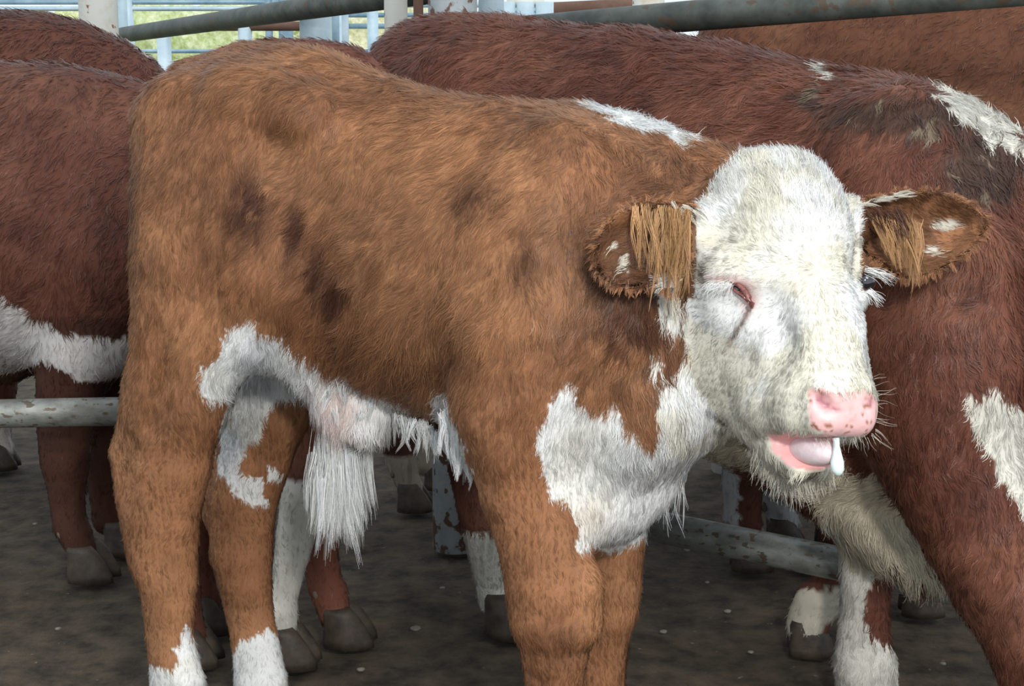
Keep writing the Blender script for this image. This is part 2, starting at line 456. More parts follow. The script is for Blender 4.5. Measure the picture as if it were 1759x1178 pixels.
# flank fold
C += chain(PL, [(430, 560, .06, 44), (520, 600, .04, 46), (600, 625, .02, 40)], k=.05, flow=f_side, hl=.015)
S_L = []
S_L += chain(PL, [(264, 590, .165, 12), (262, 660, .165, 13), (256, 735, .155, 10)], k=.03, sub=True)
S_L += chain(PL, [(345, 690, .165, 12), (335, 760, .16, 12), (310, 850, .155, 9)], k=.03, sub=True)
S_L += chain(PL, [(985, 930, .155, 9), (975, 1010, .165, 10)], k=.03, sub=True)
S_L += chain(PL, [(880, 760, .175, 12), (915, 900, .165, 10)], k=.03, sub=True)
# sheath and navel
C += chain(PL, [(560, 640, .03, 46), (590, 705, .03, 48), (585, 765, .03, 30)], k=.02, flow=DOWN, hl=.022)
C += chain(PL, [(600, 660, .02, 44), (632, 722, .03, 42)], k=.02, flow=DOWN, hl=.02)
# shoulder and forelegs
C += chain(PL, [(945, 285, .06, 60), (900, 400, .105, 95), (885, 560, .12, 105), (880, 700, .115, 96)], k=.05, n=R0, q=.6, flow=legf, hl=.013)
C += chain(PL, [(1020, 560, .09, 90), (955, 650, .10, 95), (900, 720, .105, 92)], k=.05, n=R0, q=.7, flow=legf, hl=.012)
C += chain(PL, [(882, 720, .10, 94), (904, 840, .10, 83), (930, 930, .10, 77), (944, 1010, .10, 77), (948, 1060, .10, 75), (952, 1120, .10, 58), (950, 1200, .10, 47), (948, 1320, .10, 44), (950, 1400, .10, 54), (962, 1450, .10, 50)], k=.025, n=R0, q=.85, flow=DOWN, hl=.009)
C += chain(PL, [(1005, 1000, .10, 26), (1000, 1070, .10, 26)], k=.03, flow=DOWN, hl=.009)
C += chain(PL, [(1060, 700, -.08, 90), (1050, 830, -.08, 78), (1045, 930, -.08, 62), (1042, 1000, -.08, 60), (1040, 1045, -.08, 56), (1034, 1110, -.08, 43), (1032, 1200, -.08, 42), (1034, 1300, -.08, 50), (1044, 1345, -.08, 46)], k=.025, n=R0, q=.85, flow=DOWN, hl=.009)
# brisket, chest
C += chain(PL, [(1075, 470, -.02, 190), (1060, 640, -.01, 160), (1058, 785, .0, 122), (1042, 850, .01, 84)], k=.05, n=R0, q=.62, flow=DOWN, hl=.011, kin=.01)
C += chain(PL, [(1010, 720, .05, 80), (1020, 850, .045, 68)], k=.04, flow=DOWN, hl=.011)
# neck, bending towards the camera
nf = norm(DOWN*.9 + BACK*.45)
NK = norm(R0*.9 + np.array([-.3, 0, 0]))
C.append(cap(W(1085, 390, 1.62), W(1225, 400, 1.60), .098, .078, NK, .72, .05, nf, .019))
C.append(cap(W(1080, 560, 1.59), W(1225, 535, 1.56), .112, .080, NK, .72, .05, nf, .019))
C.append(cap(W(1095, 690, 1.50), W(1205, 670, 1.52), .080, .060, NK, .8, .04, DOWN, .016))
C.append(cap(W(1000, 262, 1.64), W(1235, 325, 1.58), .050, .038, None, 1, .05, nf, .018))
# head
SW = W(1400, 478, 1.36)
HR = norm(np.array([-.894, -.447, 0]))
H = []
H.append(cap(W(1330, 385, 1.475), W(1350, 415, 1.46), .066, .064, None, 1, .03))
H.append(cap(W(1288, 362, 1.475), W(1372, 372, 1.49), .046, .042, None, 1, .04))
H.append(cap(W(1318, 318, 1.475), W(1350, 318, 1.475), .020, .020, None, 1, .04))
H.append(cap(W(1262, 470, 1.455), W(1408, 465, 1.50), .052, .045, None, 1, .035))
H.append(cap(W(1350, 430, 1.42), W(1395, 560, 1.37), .050, .044, None, 1, .045))
H.append(cap(W(1300, 560, 1.425), W(1350, 640, 1.40), .042, .040, None, 1, .05))
H.append(cap(W(1240, 565, 1.48), W(1325, 700, 1.41), .051, .038, None, 1, .03))
H.append(cap(W(1395, 560, 1.385), W(1418, 650, 1.335), .043, .038, None, 1, .03))
H.append(cap(W(1400, 540, 1.47), W(1425, 660, 1.40), .046, .042, None, 1, .03))
H.append(cap(W(1385, 700, 1.325), W(1452, 702, 1.335), .031, .031, None, 1, .022))
H.append(cap(W(1330, 700, 1.37), W(1400, 700, 1.345), .030, .030, None, 1, .03))
H.append(cap(W(1418, 682, 1.292), W(1468, 682, 1.31), .016, .016, None, 1, .016))
H.append(cap(W(1415, 722, 1.292), W(1472, 722, 1.308), .015, .015, None, 1, .016))
# brow ridges and near eyelid swelling
H.append(cap(W(1238, 468, 1.405), W(1302, 482, 1.378), .013, .013, None, 1, .02))
H.append(cap(W(1246, 530, 1.415), W(1262, 540, 1.41), .016, .013, None, 1, .018))
H.append(cap(W(1470, 455, 1.465), W(1482, 465, 1.47), .012, .010, None, 1, .015))
H.append(cap(W(1472, 505, 1.465), W(1480, 512, 1.47), .009, .008, None, 1, .015))
# lower jaw
H.append(cap(W(1275, 690, 1.455), W(1345, 770, 1.385), .030, .021, None, 1, .025))
H.append(cap(W(1345, 780, 1.375), W(1405, 790, 1.35), .018, .016, None, 1, .015))
H.append(cap(W(1330, 770, 1.355), W(1370, 800, 1.335), .0085, .0085, None, 1, .01))
H.append(cap(W(1370, 800, 1.335), W(1412, 797, 1.325), .0085, .008, None, 1, .01))
# cavities
S_ = []
S_.append(cap(W(1348, 764, 1.335), W(1378, 782, 1.315), .0115, .015, None, 1, .006, sub=True))
S_.append(cap(W(1378, 778, 1.32), W(1425, 772, 1.30), .016, .014, None, 1, .006, sub=True))
S_.append(cap(W(1401, 678, 1.281), W(1416, 694, 1.279), .0065, .0075, None, 1, .005, sub=True))
S_.append(cap(W(1416, 694, 1.279), W(1436, 706, 1.277), .0058, .004, None, 1, .005, sub=True))
S_.append(cap(W(1495, 680, 1.292), W(1492, 698, 1.292), .004, .005, None, 1, .004, sub=True))
S_.append(cap(W(1246, 487, 1.385), W(1270, 497, 1.375), .0015, .0035, None, 1, .005, sub=True))
S_.append(cap(W(1270, 497, 1.375), W(1292, 522, 1.366), .0035, .0025, None, 1, .005, sub=True))
S_.append(cap(W(1490, 482, 1.455), W(1490, 482, 1.455), .0085, .0085, None, 1, .004, sub=True))
S_.append(dict(t='chain', segs=[cap(W(*u), W(*v), .004, .004, None, 1) for u, v in zip([(1184, 585, 1.475), (1196, 645, 1.468), (1232, 700, 1.455), (1280, 742, 1.425)], [(1196, 645, 1.468), (1232, 700, 1.455), (1280, 742, 1.425), (1305, 768, 1.40)])], k=.014, kin=.004, flow=None, hl=None, sub=True))
S_.append(cap(W(1318, 530, 1.350), W(1338, 590, 1.338), .013, .011, None, 1, .03, sub=True))
# ears
earN = norm(np.array([.12, -1.0, .10]))
E1 = ear_prim([(1196, 352), (1150, 345), (1105, 346), (1066, 362), (1035, 392), (1022, 428), (1028, 462), (1050, 484), (1085, 493), (1120, 488), (1150, 500), (1178, 478), (1196, 440)], W(1192, 395, 1.405), earN, thick=.0048, cup=.020, rim=.03, flow=(-1, -.1, -.4), hl=.011)
E2 = ear_prim([(1462, 352), (1500, 338), (1550, 330), (1605, 328), (1655, 343), (1688, 368), (1690, 395), (1665, 430), (1625, 458), (1585, 474), (1550, 476), (1520, 458), (1496, 440), (1474, 420)], W(1475, 390, 1.53), norm(np.array([.12, -1.0, .1])), thick=.0048, cup=.03, rim=.034, flow=(1, .1, -.2), hl=.011)
EB = [cap(W(1212, 400, 1.46), W(1183, 398, 1.432), .030, .018, None, 1, .02, (-1, 0, -.3), .012), cap(W(1448, 385, 1.53), W(1482, 385, 1.545), .030, .020, None, 1, .02, (1, 0, -.3), .012)]
calf_prims = C + S_L + H + EB + [E1, E2] + S_
for P in H: P['hl'] = .0085; P['flow'] = (0, 0, -1)

h = .006 if PROXY else .0038
V, F, N, FL, HL = base_mesh(calf_prims, h, f_side, .013)
X, Y, DP = proj(V)

W_HEAD = [(1192, 350), (1212, 335), (1235, 312), (1262, 285), (1300, 235), (1420, 235), (1480, 330), (1492, 430), (1510, 640), (1540, 700), (1520, 860), (1300, 870), (1240, 730), (1205, 670), (1182, 600), (1176, 540), (1186, 440)]
W_FLANK = [(343, 640), (352, 625), (372, 618), (385, 575), (405, 552), (435, 553), (455, 570), (490, 580), (525, 612), (545, 630), (600, 650), (640, 675), (668, 690), (690, 740), (660, 800), (625, 880), (600, 915), (555, 910), (545, 850), (548, 780), (538, 700), (515, 685), (478, 690), (462, 720), (450, 745), (420, 775), (405, 800), (425, 815), (447, 825), (455, 850), (455, 872), (432, 880), (415, 850), (375, 815), (370, 780), (386, 740), (390, 690), (372, 684), (345, 682)]
W_SPOT = [(458, 805), (475, 800), (483, 815), (475, 830), (460, 825)]
W_BELLY = [(660, 688), (700, 704), (738, 728), (757, 738), (748, 700), (757, 668), (768, 657), (776, 700), (790, 760), (812, 810), (790, 800), (760, 790), (700, 760)]
W_CHEST = [(973, 658), (985, 668), (1000, 692), (1010, 705), (1065, 700), (1072, 735), (1120, 768), (1132, 735), (1122, 700), (1142, 655), (1160, 640), (1180, 610), (1215, 640), (1275, 720), (1200, 860), (1130, 920), (1050, 946), (994, 938), (987, 872), (950, 852), (935, 800), (930, 770), (915, 745), (935, 715), (945, 680)]
W_LAP = [(1138, 478), (1168, 466), (1172, 577), (1146, 577), (1134, 520)]
W_TOP = [(1005, 178), (1060, 170), (1120, 195), (1205, 240), (1180, 248), (1100, 222), (1045, 200)]
W_SOCK1 = [(245, 1122), (275, 1152), (300, 1145), (313, 1100), (317, 1068), (335, 1100), (365, 1178), (420, 1300), (230, 1300)]
W_SOCK2 = [(390, 1135), (410, 1103), (440, 1085), (478, 1088), (492, 1130), (520, 1300), (390, 1300)]
W_CHIP = [(1110, 614), (1138, 612), (1132, 640), (1118, 634)]
PINK_NOSE = [(1388, 668), (1405, 662), (1445, 676), (1490, 668), (1508, 678), (1506, 715), (1500, 742), (1478, 750), (1425, 748), (1392, 735), (1388, 700)]
PINK_MOUTH = [(1318, 742), (1345, 740), (1438, 748), (1432, 800), (1395, 810), (1355, 800), (1328, 775)]
def g2(x, y, cx, cy, sx, sy): return np.exp(-((x-cx)/sx)**2-((y-cy)/sy)**2)
def srgb(r, g, b):
    c = np.array([r, g, b])/255.; return np.where(c <= .04045, c/12.92, ((c+.055)/1.055)**2.4)
BRN = np.array([.308, .137, .063]); BRN_D = np.array([.085, .032, .016]); BRN_L = np.array([.38, .178, .082])
WHT = np.array([.85, .84, .80]); CREAM = np.array([.75, .69, .57]); PINK = np.array([.80, .42, .40]); MUD = np.array([.13, .065, .035])
def calf_color(p, nn=None, jitter=1.0, detail=False):
    x, y, dep = proj(p)
    jx = (fbm(p, 55, 5, 2)-.5)*26*jitter + (noise(p, 260, 8)-.5)*12*jitter; jy = (fbm(p, 55, 25, 2)-.5)*26*jitter + (noise(p, 260, 28)-.5)*12*jitter
    xj, yj = x+jx, y+jy; n = len(p)
    m1 = fbm(p, 9, 1, 3); m2 = fbm(p*np.array([1, 1, .6]), 30, 2, 3)
    c = BRN[None]*(1-sstep(.42, .62, m1)[:, None]) + BRN_L[None]*sstep(.42, .62, m1)[:, None]
    c = c*(.64+.68*m2)[:, None]
    near = (p-PL.O)@PL.R > -.02
    dk = np.zeros(n)
    for (cx, cy, sx, sy, a) in [(430, 350, 45, 62, 1.0), (512, 385, 20, 60, 1.0), (545, 470, 20, 50, 1.0), (580, 505, 24, 35, 1.0), (230, 340, 14, 90, .4), (900, 440, 26, 60, .6), (545, 440, 45, 60, .4), (815, 330, 55, 40, .55), (710, 640, 60, 32, .5), (770, 612, 26, 26, .5), (600, 590, 60, 45, .35), (1090, 560, 110, 130, .75), (1010, 430, 60, 90, .55), (1140, 310, 90, 60, .55), (450, 330, 120, 60, .35), (620, 420, 130, 160, .3), (1150, 450, 40, 90, .6), (950, 240, 80, 35, .35), (640, 165, 120, 30, .3), (340, 240, 60, 60, .2), (960, 1120, 45, 60, .4), (255, 720, 40, 30, .25), (1140, 640, 40, 70, .5)]:
        dk = np.maximum(dk, a*g2(xj, yj, cx, cy, sx, sy))
    dk = dk*near*sstep(.30, .50, .5*fbm(p, 28, 60, 3)+.5*noise(p, 70, 61)+.08)*1.35
    c = c*(1-np.clip(dk, 0, 1))[:, None] + BRN_D[None]*np.clip(dk, 0, 1)[:, None]
    ear = ((x < 1196) & (x > 1005) & (y > 335) & (y < 512) & (p[:, 1] < 1.44) & ((p[:, 1] > 1.36))) | ((x > 1478) & (y < 500) & (p[:, 1] > 1.44))
    ec = np.where((sstep(.55, .75, fbm(p, 60, 77, 2)) > .5)[:, None], CREAM[None]*.9, (BRN*.62)[None])
    e_in = (x > 1010)
    c = np.where((ear & e_in)[:, None], np.where(ec[:, :1] > .4, c, c*.62), c)
    spots = (g2(x, y, 1620, 385, 30, 14)+g2(x, y, 1600, 430, 14, 12)+g2(x, y, 1075, 450, 9, 22)+g2(x, y, 1055, 420, 8, 8)) > .55
    c = np.where((ear & spots)[:, None], CREAM[None]*.8, c)
    yr = (p[:, 1])
    w = np.zeros(n, bool)
    w |= inpoly(xj, yj, W_HEAD) & (yr < 1.60) & ~ear
    for pg in (W_FLANK, W_SPOT, W_BELLY, W_CHEST, W_LAP, W_TOP, W_SOCK1, W_SOCK2, W_CHIP): w |= inpoly(xj, yj, pg) & (~ear if pg is not W_LAP else True)
    w |= (p[:, 2] < .12) & (x > 700)
    # unseen side and underside: white belly, socks
    lat = (p-PL.O)@PL.R
    head = inpoly(xj, yj, W_HEAD) & (yr < 1.60)
    cr = np.zeros(n)
    cr = np.maximum(cr, .85*head*sstep(.40, .62, fbm(p, 20, 91, 3)+.28*sstep(560, 700, y)*(x < 1400)+.12*sstep(530, 600, y)-.05))
    cr = np.maximum(cr, .8*(g2(x, y, 1200, 700, 60, 70)+g2(x, y, 1160, 650, 40, 60) > .35)*sstep(.35, .6, fbm(p, 25, 92, 2)))
    cr = np.maximum(cr, .35*sstep(.5, .7, fbm(p, 14, 93, 3)))
    cr = np.maximum(cr, .9*g2(x, y, 1425, 628, 60, 38)*sstep(.3, .6, fbm(p, 50, 97, 2)))
    wc = WHT[None]*(1-cr[:, None]) + (CREAM*np.array([.92, .93, .88]))[None]*cr[:, None]
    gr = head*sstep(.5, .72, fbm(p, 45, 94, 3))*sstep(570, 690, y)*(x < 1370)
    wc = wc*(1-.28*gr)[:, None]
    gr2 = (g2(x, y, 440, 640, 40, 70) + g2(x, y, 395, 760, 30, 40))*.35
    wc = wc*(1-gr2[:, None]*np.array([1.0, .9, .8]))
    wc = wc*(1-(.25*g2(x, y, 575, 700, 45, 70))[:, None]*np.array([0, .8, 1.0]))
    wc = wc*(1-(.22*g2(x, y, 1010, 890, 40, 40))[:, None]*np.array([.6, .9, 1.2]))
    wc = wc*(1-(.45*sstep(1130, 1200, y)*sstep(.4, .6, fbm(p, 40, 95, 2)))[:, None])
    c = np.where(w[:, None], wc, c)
    # eye surround, tear stain
    rd = np.clip(g2(x, y, 1266, 490, 30, 11) + .9*g2(x, y, 1288, 516, 14, 17), 0, 1)
    c = c*(1-.75*rd[:, None]) + np.array([.50, .13, .09])[None]*.75*rd[:, None]
    rd2 = np.clip(g2(x, y, 1240, 476, 26, 6) , 0, 1)*.5
    c = c*(1-rd2[:, None]) + PINK[None]*rd2[:, None]
    tx = 1283 - (y-525)*.38 + 6*np.sin(y*.05)
    ts = np.exp(-((x-tx)/6.5)**2)*sstep(515, 530, y)*(1-sstep(565, 620, y))
    c = c*(1-.88*ts[:, None]) + np.array([.13, .055, .03])[None]*.88*ts[:, None]
    sw = g2(x, y, 1405, 466, 12, 9)*.35; c = c*(1-sw[:, None]) + np.array([.7, .45, .3])[None]*sw[:, None]
    return c
def is_bare(p, grow_=0):
    x, y, dep = proj(p)
    return (inpoly(x, y, PINK_NOSE) | inpoly(x, y, PINK_MOUTH)) & (p[:, 1] < 1.42)
def skin_color(p):
    c = calf_color(p)*.97
    x, y, dep = proj(p); wet = np.zeros(len(p))
    fr = p[:, 1] < 1.42
    nose = inpoly(x, y, PINK_NOSE) & fr; mo = inpoly(x, y, PINK_MOUTH) & fr
    sp = sstep(.58, .68, fbm(p, 260, 41, 3)) * (g2(x, y, 1440, 668, 60, 9)+g2(x, y, 1492, 700, 12, 50)+g2(x, y, 1425, 738, 60, 10)+g2(x, y, 1390, 700, 9, 50)+.12)
    edge = g2(x, y, 1448, 670, 60, 8)*.8*sstep(.35, .6, fbm(p, 120, 48, 2))
    sp = np.clip(sp*1.6+edge, 0, 1)[:, None]
    nc = np.array([.82, .49, .47])*(.9+.2*fbm(p, 300, 4, 2))[:, None]
    nc = nc*(1-sp) + np.array([.30, .13, .07])*sp
    nost = np.clip(1.3*g2(x, y, 1408, 685, 9, 8)+1.3*g2(x, y, 1419, 696, 9, 6)+1.2*g2(x, y, 1434, 704, 9, 4)+g2(x, y, 1495, 690, 5, 10), 0, 1)[:, None]
    nc = nc*(1-.8*nost) + np.array([.28, .07, .10])*.8*nost
    c = np.where(nose[:, None], nc, c)
    mc = np.array([.82, .42, .40])*(.85+.3*fbm(p, 120, 6, 2))[:, None]
    rim = g2(x, y, 1390, 806, 50, 5)[:, None]; mc = mc*(1-.5*rim)+np.array([.45, .2, .13])*.5*rim
    c = np.where(mo[:, None], mc, c)
    dk = np.clip(g2(x, y, 1268, 495, 7, 6), 0, 1)[:, None]; c = c*(1-.8*dk)+np.array([.12, .02, .03])*.8*dk
    wet[nose | mo] = .8; wet = np.maximum(wet, g2(x, y, 1278, 505, 16, 16))
    return c, wet

calf = empty('calf', tuple(PL.O + F0*.35), 'orange-brown calf with a white face and open mouth, standing in front of all the others', 'calf')
cc, wet = skin_color(V)
mesh_obj('body', V, F, M_HIDE, calf, attrs={'col': cc, 'wet': wet})
# hair directions over the head radiate from the forehead swirl
hx = inpoly(X, Y, W_HEAD) & (V[:, 1] < 1.60)
rad_ = norm(V - SW)*1.0 + np.array([0, 0, -.25]); rad_[Y < 400] += np.array([0, -.1, .35])
FL = np.where(hx[:, None], norm(rad_), FL)
HL = np.where(hx, .0070 + .010*sstep(430, 280, Y) + .000*X, HL)
HL = np.where(hx & (Y > 760), .012, HL)
HL = HL*(1 - .55*g2(X, Y, 1275, 500, 32, 24))
HL = HL*(1 + 1.0*g2(X, Y, 660, 600, 150, 80)*(~hx) + .5*g2(X, Y, 1080, 560, 110, 120)*(~hx))
bare = is_bare(V)
eyeb = (g2(X, Y, 1272, 498, 14, 9) > .5) | (g2(X, Y, 1490, 482, 13, 13) > .5)
wgt = np.where(bare | eyeb | (V[:, 2] < .02), 0.0, 1.0)
wgt = wgt*(1+1.1*hx)
wv = .5*np.sin(X*.028+Y*.012)+.4*np.sin(Y*.021-X*.009)
torso = ((X > 240) & (X < 1200) & (Y < 660) & ~hx)
FL = np.where(torso[:, None], norm(FL + .35*wv[:, None]*F0), FL)
nh = 90000 if PROXY else 750000
g = grow(rs, V, F, N, FL, HL, nh, calf_color, lift=.2, r0=.00031, K=4, clump=.42, messy=.42, clump_size=.0085, weight=wgt, seed=3, curl=.12)
keep = ~is_bare(g[0][:, 0])
hair_obj('coat', g[0][keep], g[1][keep], g[2][keep], g[3][keep], calf)

def lock(roots, dirs, lens, nrm, colf, r0=.0004, K=6, droop=.3, wave=.1, rs=rs):
    """free locks of long hair from explicit roots"""
    n = len(roots); t = np.linspace(0, 1, K)[None, :, None]
    d = norm(dirs); ph = rs.random((n, 1))*6
    s = norm(np.cross(d, np.array([0.0, 1.0, 0.1])))
    pts = roots[:, None, :] + lens[:, None, None]*(t*d[:, None, :] + droop*t*t*np.array([0, 0, -1.0]))
    pts = pts + (wave*lens[:, None]*np.sin(ph+t[:, :, 0]*4)*t[:, :, 0])[:, :, None]*s[:, None, :]
    rad = np.broadcast_to(r0*(1-.7*t[:, :, 0]), (n, K)).copy()
    col = colf*(.75+.5*rs.random(n))[:, None]
    return pts, rad, np.clip(col, 0, .92), norm(nrm + rs.normal(0, .25, (n, 3)))
def jit(p, n, s, rs=rs): return np.array(p)[None] + rs.normal(0, 1, (n, 3))*np.array(s)
def seg_roots(a, b, n, s, rs=rs): t = rs.random(n)[:, None]; return a + (b-a)*t + rs.normal(0, 1, (n, 3))*s
CAMN = np.array([0, -1.0, .2])
def tufts(cen, dirs, lens, per, spread, colf, r0=.0003, K=7, conv=.7, droop=.25, wave=.12, nrm=CAMN, rs=rs):
    """pointed locks: every lock is a bunch of strands whose tips draw together"""
    m = len(cen); n = m*per; i = np.repeat(np.arange(m), per)
    r = cen[i] + rs.normal(0, 1, (n, 3))*spread
    d = norm(dirs)[i]; L = lens[i]*(.65+.4*rs.random(n)); ph = (rs.random(m)*6)[i][:, None]; t = np.linspace(0, 1, K)[None, :, None]
    s = norm(np.cross(d, np.array([0.0, 1.0, 0.1]))); u = np.cross(d, s)
    pts = r[:, None, :] + (cen[i]-r)[:, None, :]*conv*t + L[:, None, None]*(t*d[:, None, :] + droop*t*t*np.array([0, 0, -1.0]))
    wv = (wave*L[:, None]*np.sin(ph+t[:, :, 0]*(3+2*np.sin(ph*3)))*t[:, :, 0])
    pts = pts + wv[:, :, None]*s[:, None, :] + (wv*.5)[:, :, None]*u[:, None, :]
    rad = np.broadcast_to(r0*(1-.7*t[:, :, 0]), (n, K)).copy()
    tone = ((.78+.4*rs.random(m))[i]*(.82+.34*rs.random(n)))[:, None]
    col = np.broadcast_to(colf, (m if len(colf) == m else 1, 3)); col = (col[i] if len(col) == m else np.repeat(col, n, 0))*tone
    return pts, rad, np.clip(col, 0, .93), norm(nrm + (rs.normal(0, .35, (m, 3)))[i] + rs.normal(0, .12, (n, 3)))
def add_locks(name, groups, parent):
    P = [np.concatenate([g[i] for g in groups]) for i in range(4)]
    return hair_obj(name, *P, parent)
G = []
# hanging tuft under the sheath, belly fringe
m = 300; cen = jit(PL(586, 768, .03), m, (.011, .011, .014))
G.append(tufts(cen, np.array([0, 0, -1.0])+(cen-PL(586, 768, .03))*6+rs.normal(0, .04, (m, 3)), .055+.05*rs.random(m), 20, .0035, WHT[None]*.97, r0=.0002, conv=.35, droop=.1, wave=.06))
m = 60; cen = seg_roots(PL(540, 650, .06), PL(655, 712, .05), m, .012)
G.append(tufts(cen, np.array([0, 0, -1.0])+BACK*.3+rs.normal(0, .2, (m, 3)), .012+.012*rs.random(m), 18, .003, WHT[None]*.93, r0=.00025, droop=.1))
add_locks('sheath_tuft', G, calf)
G = []
m = 80; cen = seg_roots(PL(680, 706, .03), PL(805, 775, .08), m, .004)
G.append(tufts(cen, np.array([.1, 0, -1.0])+rs.normal(0, .22, (m, 3)), .012+.028*rs.random(m)**2, 14, .0025, WHT[None]*.95, r0=.00022, droop=.2))
m = 46; cen = seg_roots(PL(768, 690, .115), PL(800, 775, .10), m, .0045)
G.append(tufts(cen, np.array([.15, 0, -1.0])+rs.normal(0, .15, (m, 3)), .018+.022*rs.random(m), 20, .0025, WHT[None], r0=.00025, droop=.2))
m = 12; cen = seg_roots(PL(1140, 860, 0), PL(1172, 806, 0), m, .004)
G.append(tufts(cen, np.array([.05, 0, -1.0])+rs.normal(0, .1, (m, 3)), .025+.03*rs.random(m), 4, .002, WHT[None]*.95, r0=.0002, droop=.2))
add_locks('belly_fringe', G, calf)
# ear hair
G = []
TAN = np.array([.50, .28, .125]); m = 46; u = rs.random(m)**.7
cen = np.array([W(1088+98*a, 352+6*a+26*b*(1-.3*a), 1.390-.004*a) for a, b in zip(u, rs.random(m)**2)])
G.append(tufts(cen, np.stack([.10-.25*u, -.18+0*u, -.9+0*u], -1)+rs.normal(0, .10, (m, 3)), .030+.042*u*rs.random(m)+.012*rs.random(m), 11, .0017, TAN[None]*(.75+.6*rs.random((m, 1))), r0=.00024, droop=.25, wave=.10))
m = 22; cen = np.array([W(1130+55*a, 395+45*b, 1.392) for a, b in zip(rs.random(m), rs.random(m))])
G.append(tufts(cen, np.array([.05, -.15, -.9])+rs.normal(0, .12, (m, 3)), .025+.03*rs.random(m), 10, .0015, TAN[None]*(.6+.6*rs.random((m, 1))), r0=.00024, droop=.25, wave=.10))
m = 150; q = E1['pts']; ii = rs.integers(0, 10, m); tt = rs.random(m)[:, None]; cen = q[ii]*(1-tt)+q[ii+1]*tt; ctr = q.mean(0)
G.append(tufts(cen, norm(cen-ctr)*.6+np.array([.1, -.25, -.45])+rs.normal(0, .2, (m, 3)), .007+.006*rs.random(m), 9, .0015, BRN_L[None]*1.1, r0=.00022, droop=.1))
m = 14; cen = seg_roots(W(1150, 348, 1.40), W(1195, 362, 1.41), m, .002)
G.append(tufts(cen, np.array([.7, -.3, -.6])+rs.normal(0, .15, (m, 3)), .016+.01*rs.random(m), 9, .0012, CREAM[None], r0=.00022, droop=.2))
m = 30; cen = seg_roots(W(1150, 490, 1.43), W(1165, 560, 1.46), m, .004)
G.append(tufts(cen, np.array([-.1, -.2, -.9])+rs.normal(0, .15, (m, 3)), .014+.012*rs.random(m), 12, .002, CREAM[None]*.95, r0=.00025, droop=.2))
# far ear
m = 48; u = rs.random(m)
cen = np.array([W(1500+82*a, 372+50*b*a+18*b, 1.510) for a, b in zip(u, rs.random(m))])
G.append(tufts(cen, np.stack([.30-.25*u, -.12+0*u, -.85+0*u], -1)+rs.normal(0, .12, (m, 3)), .020+.030*rs.random(m)*(.4+.6*u), 11, .0018, TAN[None]*(.6+.7*rs.random((m, 1))), r0=.00024, droop=.25, wave=.10))
m = 34; cen = np.array([W(1484+60*a, 356+25*b, 1.512) for a, b in zip(rs.random(m), rs.random(m))])
G.append(tufts(cen, np.array([.5, -.1, -.55])+rs.normal(0, .15, (m, 3)), .016+.016*rs.random(m), 11, .002, BRN_D[None]*1.1, r0=.00026, droop=.25, wave=.08))
m = 170; q = E2['pts']; ii = rs.integers(0, 12, m); tt = rs.random(m)[:, None]; cen = q[ii]*(1-tt)+q[ii+1]*tt; ctr = q.mean(0)
G.append(tufts(cen, norm(cen-ctr)*.6+np.array([-.1, -.25, -.3])+rs.normal(0, .2, (m, 3)), .006+.006*rs.random(m), 9, .0015, BRN_L[None]*1.1, r0=.00022, droop=.1))
m = 26; cen = seg_roots(W(1462, 353, 1.515), W(1548, 334, 1.525), m, .0015)
G.append(tufts(cen, np.array([.8, -.3, .12])+rs.normal(0, .12, (m, 3)), .012+.008*rs.random(m), 10, .001, CREAM[None]*.9, r0=.00022, droop=.1))
add_locks('ear_hair', G, calf)
# poll tuft
G = []
m = 60; cen = jit(W(1332, 296, 1.452), m, (.017, .010, .004))
G.append(tufts(cen, np.array([-.1, -.3, .9])+(cen-W(1332, 296, 1.452))*np.array([22, 5, 0])+rs.normal(0, .2, (m, 3)), .010+.013*rs.random(m), 16, .0022, WHT[None]*.97, r0=.00024, droop=.35, wave=.15))
m = 210; t = rs.random(m); cen = np.array([W(1234+214*a, 300+70*(2*a-1)**2+40*b, 1.450-.02*b) for a, b in zip(t, rs.random(m))])
G.append(tufts(cen, np.stack([(t-.45)*1.8, -.35+0*t, .15-.5*abs(t-.5)], -1)+rs.normal(0, .3, (m, 3)), .009+.009*rs.random(m), 15, .002, (WHT*.75+CREAM*.25)[None], r0=.00024, droop=.5, wave=.25))
add_locks('poll_tuft', G, calf)
# lashes, chin whiskers, muzzle whiskers
G = []
n = 44; r = seg_roots(W(1478, 460, 1.455), W(1500, 470, 1.465), n, .0016)
G.append(lock(r, np.array([.9, -.3, -.15])+rs.normal(0, .12, (n, 3)), .018+.012*rs.random(n), CAMN, WHT[None], r0=.0002, droop=.15))
n = 30; r = seg_roots(W(1486, 500, 1.46), W(1492, 495, 1.46), n, .001)
G.append(lock(r, np.array([.6, -.3, -.5])+rs.normal(0, .12, (n, 3)), .012+.01*rs.random(n), CAMN, WHT[None], r0=.0003, droop=.1))
n = 130; r = seg_roots(W(1222, 484, 1.40), W(1262, 486, 1.38), n, .0015)
G.append(lock(r, np.array([-.6, -.4, -.35])+rs.normal(0, .2, (n, 3)), .010+.010*rs.random(n), CAMN, WHT[None], r0=.0002, droop=.15))
add_locks('eyelashes', G, calf)
G = []
n = 420; t = rs.random(n); r = np.array([W(1300+130*a, 790+42*math.sin(math.pi*min(1, a*1.05))-18*(1-a), 1.38-.03*a) for a in t]) + rs.normal(0, .003, (n, 3))
G.append(lock(r, np.stack([-.25+.6*t, -.15+0*t, -1+0*t], -1)+rs.normal(0, .22, (n, 3)), .008+.020*rs.random(n), CAMN, (CREAM*.7)[None], r0=.00022, droop=.1))
n = 22; t = rs.random(n); r = np.array([W(1500+6*math.sin(3*a), 640+120*a, 1.32) for a in t])
